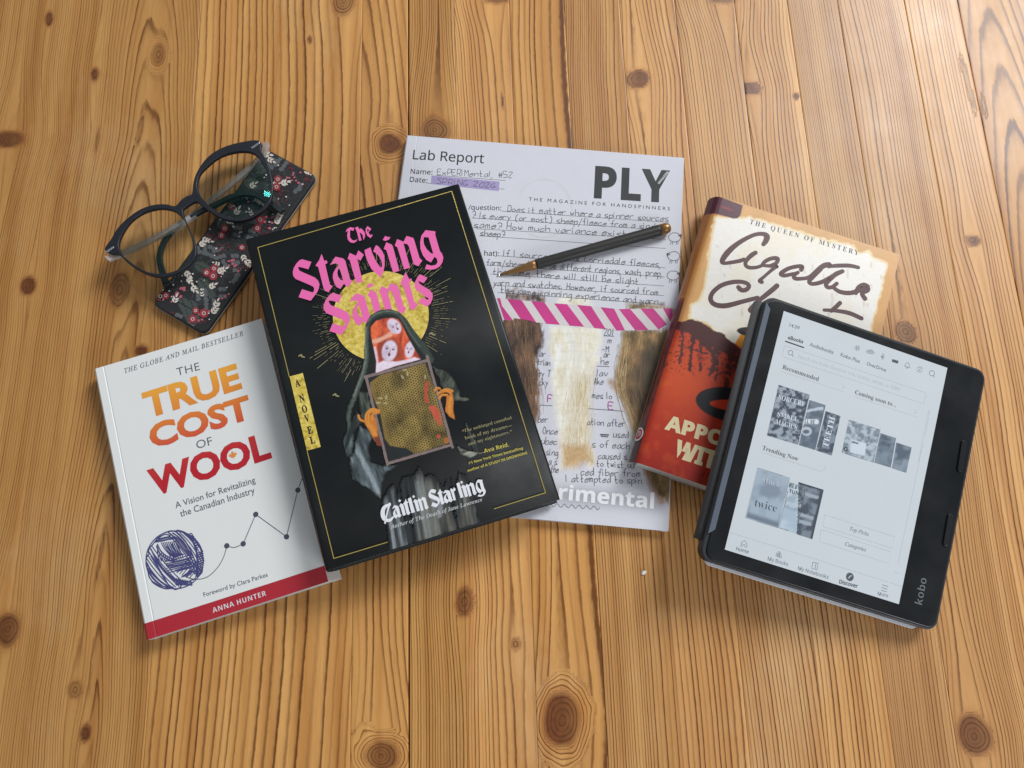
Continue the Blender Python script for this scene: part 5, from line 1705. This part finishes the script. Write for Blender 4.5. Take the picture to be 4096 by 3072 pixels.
thumb('perfect_thumbnail', [(655, 425), (825, 468), (720, 912), (558, 858)], Zk2, '8d9aa6', 'b3bfc8', 17, .012, p_pf)
def p_hl(cv, x, y):
    cv.line(Zk2, [(740, 428), (978, 498)], 22, A('30363f'), 3)
    cv.line(Zk2, [(970, 500), (868, 960)], 34, A('3c434d'), 4)
    for yy in (545, 740, 800):
        cv.line(Zk2, [(770 + (yy - 545) * -.25, yy - 20), (915 + (yy - 545) * -.25, yy + 22)], 34, A('8f99a3'), 6, 8)
thumb('harlan_thumbnail', [(740, 422), (980, 495), (872, 964), (722, 915)], Zk2, '454d58', '6f7984', 19, .02, p_hl)
TW = surf('e_ink_white', A('c3ccd4', 1.1), .45)
def tl(s_, a_, b_, style, mat_, zm, top=None, bold=0):
    i = Ink(FK, ZP + .00003, zm)
    i.text(s_, a_, b_, style, bold, top=top)
    i.build('thumbnail_lettering', mat_, scr)
tl('SORCERY', (30, 982), (312, 1062), 'serifb', TW, Zk1, (45, 930))
tl('SMALL', (18, 1160), (240, 1222), 'serifb', TW, Zk1, (29, 1114))
tl('MAGICS', (0, 1248), (228, 1310), 'serifb', TW, Zk1, (12, 1196))
tl('LL BE', (312, 1238), (424, 1252), 'serifb', EK, Zk1, (318, 1195))
tl('TEETH', (560, 1505), (640, 1180), 'serifb', TW, Zk1, (500, 1490))
tl('TIME', (1128, 1400), (1240, 1436), 'serifb', EK, Zk1)
tl('NGE', (1130, 1465), (1225, 1495), 'serifb', EK, Zk1)
tl('twice', (322, 650), (528, 706), 'serifb', EK, Zk2, None, -.01)
tl('Mitch', (388, 420), (560, 470), 'serifb', EL, Zk2, None, -.01)
tl('RLEY', (650, 470), (758, 500), 'sansb', EK, Zk2)
tl('TUNE', (648, 522), (768, 556), 'sansb', EK, Zk2)
tl('Perfect', (620, 640), (765, 664), 'serifbi', TW, Zk2)

# ================================================================== flat spectacle case with floral cloth
Zg = (350, 500, .54259)
FC0 = Frame(0, 0, .0062)
qa_, qb_, qc_, qd_ = (FC0.uv(p, Zg) for p in ((1318, 172), (1678, 372), (850, 1560), (472, 1318)))
cdir = math.atan2(qb_[1] - qa_[1], qb_[0] - qa_[0])
dd = Vector((qd_[0], qd_[1], 0))
up_ = Vector((qa_[0] - qd_[0], qa_[1] - qd_[1]))
wd = Vector((qc_[0] - qd_[0], qc_[1] - qd_[1]))
ang = math.atan2(up_.y, up_.x) - math.pi / 2
FE = Frame(qd_[0], qd_[1], .0062, 0, 0, ang)
CL = up_.length
CW = FE.uv((850, 1560), Zg)[0]
case_cloth = surf('dark_printed_cloth', A('2b2c2e', 1.0), .55, .35, .15, 700, bump=.3, bscale=1400)
t = empty('spectacle_case', FE, 'flat dark spectacle case with red flowers and cream leaves, under the glasses', 'case')
body = slab('case_body', rrect(0, 0, CW, CL, .0052), -.0062, 0, case_cloth, t, .0014, 3)
slab('case_seam', rrect(-.0005, -.0005, CW + .0005, CL + .0005, .0056), -.0036, -.0029, surf('pale_seam', A('8d8a86'), .7), t)
slab('opening_fold', [(.002, .0105), (CW - .002, .0105), (CW - .002, .0112), (.002, .0112)], -.0004, .00028, surf('fold_cloth', A('232426', 1.0), .6), t, .0002)
RD, PK, CM, GY, GN, WT_, DK = (surf('flower_red', A('8e3038', 1.15), .55), surf('berry_pink', A('b0596a', 1.15), .55), surf('leaf_cream', A('cfc6bb', 1.1), .55), surf('leaf_grey', A('5c5f62', 1.0), .55),
                               surf('fern_green', A('434c47', 1.0), .55), surf('dot_white', A('c4bfb8', 1.1), .55), surf('berry_dark', A('5e2029', 1.1), .55))
rnd = random.Random(11)
inkr = {k: Ink(FE, .00003 + .000085 * n, Zg) for n, k in enumerate(('fern', 'stem', 'grey', 'dark', 'pink', 'cream', 'red', 'white'))}
MM = .0001 * 1.0
def lf(ink, x, y, ang_, L_, w_):
    """pointed leaf, survey pixels"""
    pts = []
    for s_ in (0, .25, .5, .75, 1):
        pts.append((s_ * L_, w_ * math.sin(math.pi * s_ ** .8) * .5))
    pts += [(p[0], -p[1]) for p in pts[-2:0:-1]]
    ca, sa = math.cos(ang_), math.sin(ang_)
    ink.poly([(x + p[0] * ca - p[1] * sa, y + p[0] * sa + p[1] * ca) for p in pts])
def flower(x, y, r=34):
    pts = []
    for k in range(28):
        a_ = 2 * math.pi * k / 28
        rr = r * (1 if k % 2 else .84)
        pts.append((x + rr * math.cos(a_), y + rr * math.sin(a_)))
    inkr['red'].poly(pts)
    inkr['white'].stroke([(x + r * .33 * math.cos(a_), y + r * .33 * math.sin(a_)) for a_ in np.linspace(0, 2 * math.pi, 13)[:-1]], .5, 0, True)
def sprig(x, y, ang_, n=5, L_=34, w_=17, key='cream', step=20):
    for k in range(n):
        cx, cy = x + math.cos(ang_) * step * k, y + math.sin(ang_) * step * k
        for sd in (-1, 1):
            lf(inkr[key], cx, cy, ang_ + sd * .75, L_ * (1 - .08 * k), w_)
    lf(inkr[key], x + math.cos(ang_) * step * n, y + math.sin(ang_) * step * n, ang_, L_, w_)
def round_sprig(x, y, ang_, n=4):
    for k in range(n):
        cx, cy = x + math.cos(ang_) * 30 * k, y + math.sin(ang_) * 30 * k
        for sd in (-1, 1):
            bx_, by_ = cx + math.cos(ang_ + sd * 1.2) * 24, cy + math.sin(ang_ + sd * 1.2) * 24
            lf(inkr['grey'], bx_ - 14 * math.cos(ang_ + sd * .9), by_ - 14 * math.sin(ang_ + sd * .9), ang_ + sd * .9, 42, 34)
def fern(x, y, ang_):
    for k in range(7):
        cx, cy = x + math.cos(ang_) * 26 * k, y + math.sin(ang_) * 26 * k
        for sd in (-1, 1):
            lf(inkr['fern'], cx, cy, ang_ + sd * .6, 80 - 6 * k, 20)
def berries(x, y, n, key, spread=60, r=10):
    for k in range(n):
        bx_, by_ = x + rnd.uniform(-spread, spread), y + rnd.uniform(-spread, spread)
        q_ = inkr[key]
        q_.disc((bx_, by_), .00010 * r, 9, .00010 * r * .8, rnd.uniform(0, 3))
for x, y in ((1405, 402), (1395, 458), (1275, 700), (1253, 762), (1058, 600), (1013, 765), (990, 815), (935, 1060), (880, 1090), (928, 1115), (553, 1215), (580, 1258), (800, 1370), (778, 1432), (700, 800), (1140, 905), (860, 1390), (540, 1265)):
    flower(x, y, rnd.uniform(26, 36))
for x, y, a_ in ((1300, 215, .15), (1330, 250, .5), (1430, 435, -.3), (1390, 730, -1.1), (1400, 690, -.9), (1260, 545, .6), (1090, 660, -1.0), (1200, 460, -.6), (830, 890, -.6), (850, 840, .3), (740, 1130, .9), (720, 1085, .7),
                 (960, 1085, -.4), (770, 1190, .8), (1145, 960, 1.2), (1170, 1000, .8), (640, 1310, -1.2), (920, 1390, -.9), (940, 1340, -1.1), (900, 1200, -.5), (1240, 535, .8), (1600, 330, .4), (1020, 700, .2)):
    sprig(x, y, a_, rnd.choice((2, 3)), rnd.uniform(30, 42), rnd.uniform(14, 19))
for x, y, a_ in ((1335, 270, .5), (1400, 320, -.9), (1600, 440, 1.8), (1540, 520, -.7), (1080, 780, .2), (1180, 800, .3), (880, 920, .4), (930, 960, -.3), (1130, 1100, 1.7), (1090, 1180, -.9), (840, 1210, 1.5), (905, 1280, 1.6), (640, 1420, .4),
                 (590, 1150, -1.2), (1380, 640, .8), (720, 1480, .6), (1010, 620, 2.5)):
    round_sprig(x, y, a_, rnd.choice((2, 3)))
for x, y, a_ in ((1180, 360, -.3), (1210, 300, -.2), (1150, 420, .2), (960, 760, -.9), (1180, 720, -.6), (790, 1020, .5), (820, 1130, .9), (690, 1270, 1.2), (760, 1290, 1.3), (1000, 690, -.2), (1300, 480, .9)):
    fern(x, y, a_)
for x, y, n, k in ((1500, 380, 6, 'pink'), (1560, 390, 6, 'pink'), (1340, 720, 5, 'pink'), (1150, 570, 6, 'pink'), (1080, 1040, 9, 'pink'), (690, 1230, 7, 'pink'), (860, 1400, 5, 'pink'), (1490, 630, 2, 'pink'), (860, 780, 3, 'pink'),
                   (1300, 770, 8, 'dark'), (1630, 410, 8, 'dark'), (1160, 1060, 8, 'dark'), (930, 820, 8, 'dark'), (590, 1390, 7, 'dark'), (1390, 560, 6, 'dark'), (1020, 580, 6, 'dark'), (1500, 300, 6, 'dark'), (820, 1420, 6, 'dark'), (1030, 1290, 3, 'pink'),
                   (1430, 520, 5, 'dark'), (960, 1130, 5, 'dark'), (1000, 920, 8, 'dark')):
    berries(x, y, n, k, 45, rnd.uniform(9, 13))
for k in range(34):
    p_ = (rnd.uniform(470, 1660), rnd.uniform(180, 1540))
    u_, v_ = FE.uv(p_, Zg)
    if not (.004 < u_ < CW - .004 and .006 < v_ < CL - .006):
        continue
    f_ = rnd.random()
    if f_ < .35:
        sprig(*p_, rnd.uniform(0, 6.28), 2, rnd.uniform(20, 30), 12)
    elif f_ < .7:
        round_sprig(*p_, rnd.uniform(0, 6.28), 2)
    else:
        berries(*p_, 5, rnd.choice(('pink', 'dark', 'dark')), 35, 8)
for k in range(60):
    u_, v_ = rnd.uniform(.002, CW - .002), rnd.uniform(.003, CL - .003)
    inkr['white'].disc((u_, v_), rnd.uniform(.0004, .0008), 8, conv=False)
for k in range(420):
    u_, v_ = rnd.uniform(.004, CW - .004), rnd.uniform(.006, CL - .006)
    a_ = rnd.uniform(0, 6.28)
    pts = [(u_ + .0011 * j * math.cos(a_ + .25 * j), v_ + .0011 * j * math.sin(a_ + .25 * j)) for j in range(5)]
    inkr['stem'].stroke(pts, .16, 2, conv=False)
for k, nm, m_ in (('fern', 'fern_print', GN), ('stem', 'stem_print', GY), ('grey', 'grey_leaf_print', GY), ('dark', 'dark_berry_print', DK), ('pink', 'pink_berry_print', PK), ('cream', 'cream_leaf_print', CM), ('red', 'flower_print', RD), ('white', 'white_dot_print', WT_)):
    # keep the pattern on the cloth: drop pieces that would hang over the edge
    q_ = inkr[k]
    q_.Fc = [f for f in q_.Fc if all(.0006 < q_.V[j][0] < CW - .0006 and .0006 < q_.V[j][1] < CL - .0006 for j in f)]
    used = sorted({j for f in q_.Fc for j in f})
    mp_ = {j: n for n, j in enumerate(used)}
    q_.V = [q_.V[j] for j in used]
    q_.Fc = [tuple(mp_[j] for j in f) for f in q_.Fc]
    o_ = q_.build(nm, m_, body)
    o_['kind'] = 'stuff'

# ================================================================== spectacles, arms folded, lying face up
FG = Frame(0, 0, .0175)
org = FG.uv((740, 600), Zg)
FG = Frame(org[0], org[1], .0175, -.05, .02, 0)
navy = surf('matt_navy_acetate', A('1f222b', .95), .42, .40, .08, 300, bump=.05)
t = empty('spectacles', FG, 'navy framed spectacles with clear arms folded, lying on the floral case', 'spectacles')
outer = [(128, 920), (175, 848), (225, 765), (300, 690), (400, 622), (505, 590), (590, 588), (650, 600), (690, 560), (735, 528), (772, 512), (780, 440), (800, 370), (850, 285), (920, 215), (1020, 162), (1130, 132), (1240, 116), (1290, 138), (1285, 190), (1315, 245),
         (1348, 325), (1370, 430), (1370, 520), (1345, 592), (1290, 652), (1200, 705), (1100, 720), (1000, 702), (920, 658), (862, 618), (810, 578), (770, 588), (735, 612), (712, 640), (745, 745), (788, 830), (812, 930), (792, 1000), (732, 1062), (655, 1105), (560, 1130), (455, 1114),
         (355, 1064), (285, 1012), (236, 965), (172, 958)]
in_r = [(862, 340), (960, 256), (1060, 216), (1165, 205), (1238, 228), (1290, 292), (1330, 372), (1350, 450), (1348, 520), (1318, 580), (1258, 640), (1180, 682), (1090, 690), (1000, 665), (930, 620), (872, 568), (832, 510), (816, 450), (828, 390)]
in_l = [(240, 882), (270, 802), (330, 718), (420, 656), (520, 628), (600, 632), (660, 656), (712, 712), (750, 790), (775, 870), (778, 930), (755, 990), (700, 1050), (630, 1085), (540, 1098), (450, 1085), (380, 1050), (310, 1000), (258, 948)]
def frame_curve():
    c = bpy.data.curves.new('rim', 'CURVE')
    c.dimensions, c.fill_mode = '2D', 'BOTH'
    for pts in (outer, in_r, in_l):
        P = catmull(FG.uvs(pts, Zg), 4, True)
        s = c.splines.new('POLY')
        s.points.add(len(P) - 1)
        for k, p in enumerate(P):
            s.points[k].co = (p[0], p[1], 0, 1)
        s.use_cyclic_u = True
    c.extrude, c.bevel_depth, c.bevel_resolution = .0011, .0005, 2
    c.offset = -.0009
    o = bpy.data.objects.new('rim', c)
    COL.objects.link(o)
    me = bpy.data.meshes.new_from_object(o)
    bpy.data.objects.remove(o)
    bpy.data.curves.remove(c)
    return me
fm = bpy.data.objects.new('front_frame', frame_curve())
COL.objects.link(fm)
fm.data.materials.clear()
fm.data.materials.append(navy)
fm.parent = t
def lens_material():
    m, N, L, b = material('coated_lens')
    N.remove(b)
    tr = N.new('ShaderNodeBsdfTransparent')
    tr.inputs['Color'].default_value = (.985, .99, .985, 1)
    gl = N.new('ShaderNodeBsdfGlossy')
    gl.inputs['Color'].default_value = (.08, .62, .55, 1)
    gl.inputs['Roughness'].default_value = .02
    fr = N.new('ShaderNodeFresnel')
    fr.inputs['IOR'].default_value = 1.5
    mx = N.new('ShaderNodeMixShader')
    L.new(fr.outputs['Fac'], mx.inputs['Fac'])
    L.new(tr.outputs['BSDF'], mx.inputs[1])
    L.new(gl.outputs['BSDF'], mx.inputs[2])
    L.new(mx.outputs['Shader'], N['Material Output'].inputs['Surface'])
    return m
LENS = lens_material()
for pts in (in_r, in_l):
    P = np.array(catmull(FG.uvs(pts, Zg), 3, True))
    c0 = P.mean(0)
    V, Fc = [(c0[0], c0[1], .0016)], []
    nr, n = 7, len(P)
    for r_ in range(1, nr + 1):
        f_ = r_ / nr
        for p in P:
            q_ = c0 + (p - c0) * f_ * 1.012
            V.append((q_[0], q_[1], .0016 - .0024 * f_ * f_))
    for k in range(n):
        Fc.append((0, 1 + k, 1 + (k + 1) % n))
    for r_ in range(nr - 1):
        for k in range(n):
            a0, a1 = 1 + r_ * n + k, 1 + r_ * n + (k + 1) % n
            Fc.append((a0, a0 + n, a1 + n, a1))
    lo_ = mesh('lens', V, Fc, LENS, t, True)
    if lo_.data.polygons[0].normal.z < 0:
        lo_.data.flip_normals()
def clear_material():
    m, N, L, b = material('clear_grey_acetate')
    b.inputs['Base Color'].default_value = (.62, .60, .60, 1)
    b.inputs['Roughness'].default_value = .18
    b.inputs['IOR'].default_value = 1.3
    tr = N.new('ShaderNodeBsdfTransparent')
    tr.inputs['Color'].default_value = (.90, .89, .88, 1)
    tc = N.new('ShaderNodeTexCoord')
    nz = N.new('ShaderNodeTexNoise')
    nz.inputs['Scale'].default_value = 160
    L.new(tc.outputs['Object'], nz.inputs['Vector'])
    mr = N.new('ShaderNodeMapRange')
    mr.inputs['To Min'].default_value = .25
    mr.inputs['To Max'].default_value = .55
    L.new(nz.outputs['Fac'], mr.inputs['Value'])
    mx = N.new('ShaderNodeMixShader')
    L.new(mr.outputs['Result'], mx.inputs['Fac'])
    L.new(tr.outputs['BSDF'], mx.inputs[1])
    L.new(b.outputs['BSDF'], mx.inputs[2])
    L.new(mx.outputs['Shader'], N['Material Output'].inputs['Surface'])
    return m
CLEAR = clear_material()
tipm = surf('dark_arm_tip', A('1f2a2c', 1.0), .3, .5)
steel = surf('polished_steel', (.62, .62, .64), .22, .5, .05, 300, metal=1.0)
def bar(name, pts, zz_, w_, h_, mat_, zs=None):
    """flat-sided arm through survey points at a height below the front"""
    P = catmull([(*FG.uv(p, Zg), z_) for p, z_ in zip(pts, zz_)], 6)
    P = [Vector(p) for p in P]
    V, Fc = [], []
    n = len(P)
    for k, p in enumerate(P):
        d = (P[min(k + 1, n - 1)] - P[max(k - 1, 0)])
        d.z = 0
        d.normalize()
        s = Vector((-d.y, d.x, 0))
        ta = w_ if isinstance(w_, float) else w_[0] + (w_[1] - w_[0]) * k / (n - 1)
        V += [p + s * ta / 2 + Vector((0, 0, h_ / 2)), p - s * ta / 2 + Vector((0, 0, h_ / 2)), p - s * ta / 2 - Vector((0, 0, h_ / 2)), p + s * ta / 2 - Vector((0, 0, h_ / 2))]
    for k in range(n - 1):
        for j in range(4):
            Fc.append((4 * k + j, 4 * k + (j + 1) % 4, 4 * k + 4 + (j + 1) % 4, 4 * k + 4 + j))
    Fc += [(3, 2, 1, 0), tuple(4 * (n - 1) + j for j in range(4))]
    o = mesh(name, V, Fc, mat_, t)
    bevel(o, .0005, 2, 50)
    return o
# arm hinged at the upper right end
bar('arm', [(1318, 128), (1300, 165), (1220, 235), (1040, 385), (860, 530), (700, 660), (560, 775)], [-.001, -.003, -.0075, -.0085, -.0085, -.0085, -.0085], (.0048, .0036), .0030, CLEAR)
bar('arm_tip', [(600, 742), (545, 800), (505, 880), (496, 960), (515, 1050), (540, 1140)], [-.0085, -.0085, -.0088, -.0092, -.0098, -.0105], (.0030, .0046), .0034, tipm)
# arm hinged at the lower left end
bar('arm', [(140, 985), (175, 960), (260, 912), (450, 825), (640, 720), (780, 640)], [-.001, -.003, -.0055, -.0050, -.0048, -.0046], (.0046, .0036), .0030, CLEAR)
bar('arm_tip', [(745, 660), (830, 610), (920, 570), (1030, 515), (1130, 485), (1220, 490), (1300, 530), (1425, 612)], [-.0046, -.0046, -.0046, -.0046, -.0046, -.0048, -.005, -.0055], (.0030, .0044), .0034, tipm)
for a_, b_ in (((140, 950), (205, 905)), ((1212, 182), (1275, 140))):
    p, q_ = FG.uv(a_, Zg), FG.uv(b_, Zg)
    d_ = Vector((q_[0] - p[0], q_[1] - p[1])).normalized()
    s_ = Vector((-d_.y, d_.x)) * .0007
    slab('hinge_pin', [(p[0] + s_.x, p[1] + s_.y), (q_[0] + s_.x, q_[1] + s_.y), (q_[0] - s_.x, q_[1] - s_.y), (p[0] - s_.x, p[1] - s_.y)], .0010, .0022, steel, t, .0003)

# ================================================================== pen
FP = Frame(0, 0, .006)
pz = lambda p, z: (*Frame(0, 0, .006 + z).uv(p, Z5), .006 + z)
tip, j0, j1, e0, e1 = pz((775, 1068), .0006), pz((1050, 987), .0042), pz((1056, 985), .0042), pz((1928, 745), .0047), pz((2003, 722), .0047)
t = empty('pen', Frame(*tip), 'black barrel pen with brass tip and end, lying on the lilac magazine', 'pen')
def loc(p, q_, f_):
    return tuple(a_ + (b_ - a_) * f_ - c_ for a_, b_, c_ in zip(p, q_, tip))
brass = surf('worn_brass', A('8d6a42', 1.1), .42, .5, .18, 500, metal=.55)
barrel_m = surf('matt_black_barrel', A('2b2a28', 1.0), .5, .45, .14, 500)
tube('tip_cone', [loc(tip, j0, f_) for f_ in (.085, .3, .6, .9, 1.0)], [.0007, .0015, .0024, .0033, .0036], brass, t, 24)
tube('point', [loc(tip, j0, f_) for f_ in (.0, .02, .085)], [.0003, .0005, .0006], steel, t, 12)
tube('barrel', [loc(j0, e0, f_) for f_ in (.0, .012, .5, .985, 1.0)], [.0035, .0037, .0039, .0042, .0041], barrel_m, t, 28)
tube('end_cap', [loc(e0, e1, f_) for f_ in (.0, .55, .8, .93, 1.0)], [.0041, .0041, .0036, .0026, .0012], brass, t, 24)

# ================================================================== crumb on the table
bm = bmesh.new()
bmesh.ops.create_icosphere(bm, subdivisions=2, radius=.0012)
rr = random.Random(3)
for v in bm.verts:
    v.co *= rr.uniform(.75, 1.2)
    v.co.x *= 1.5
    v.co.z *= .6
me = bpy.data.meshes.new('paper_crumb')
bm.to_mesh(me)
bm.free()
me.materials.append(surf('white_crumb', (.78, .77, .74), .8))
o = bpy.data.objects.new('paper_crumb', me)
COL.objects.link(o)
p = Frame(0, 0, .0006).uv((2576, 2291))
o.location = (p[0], p[1], .0007)
o.rotation_euler = (0, 0, .5)
o['label'], o['category'] = 'tiny white crumb on the wood below the magazine', 'crumb'
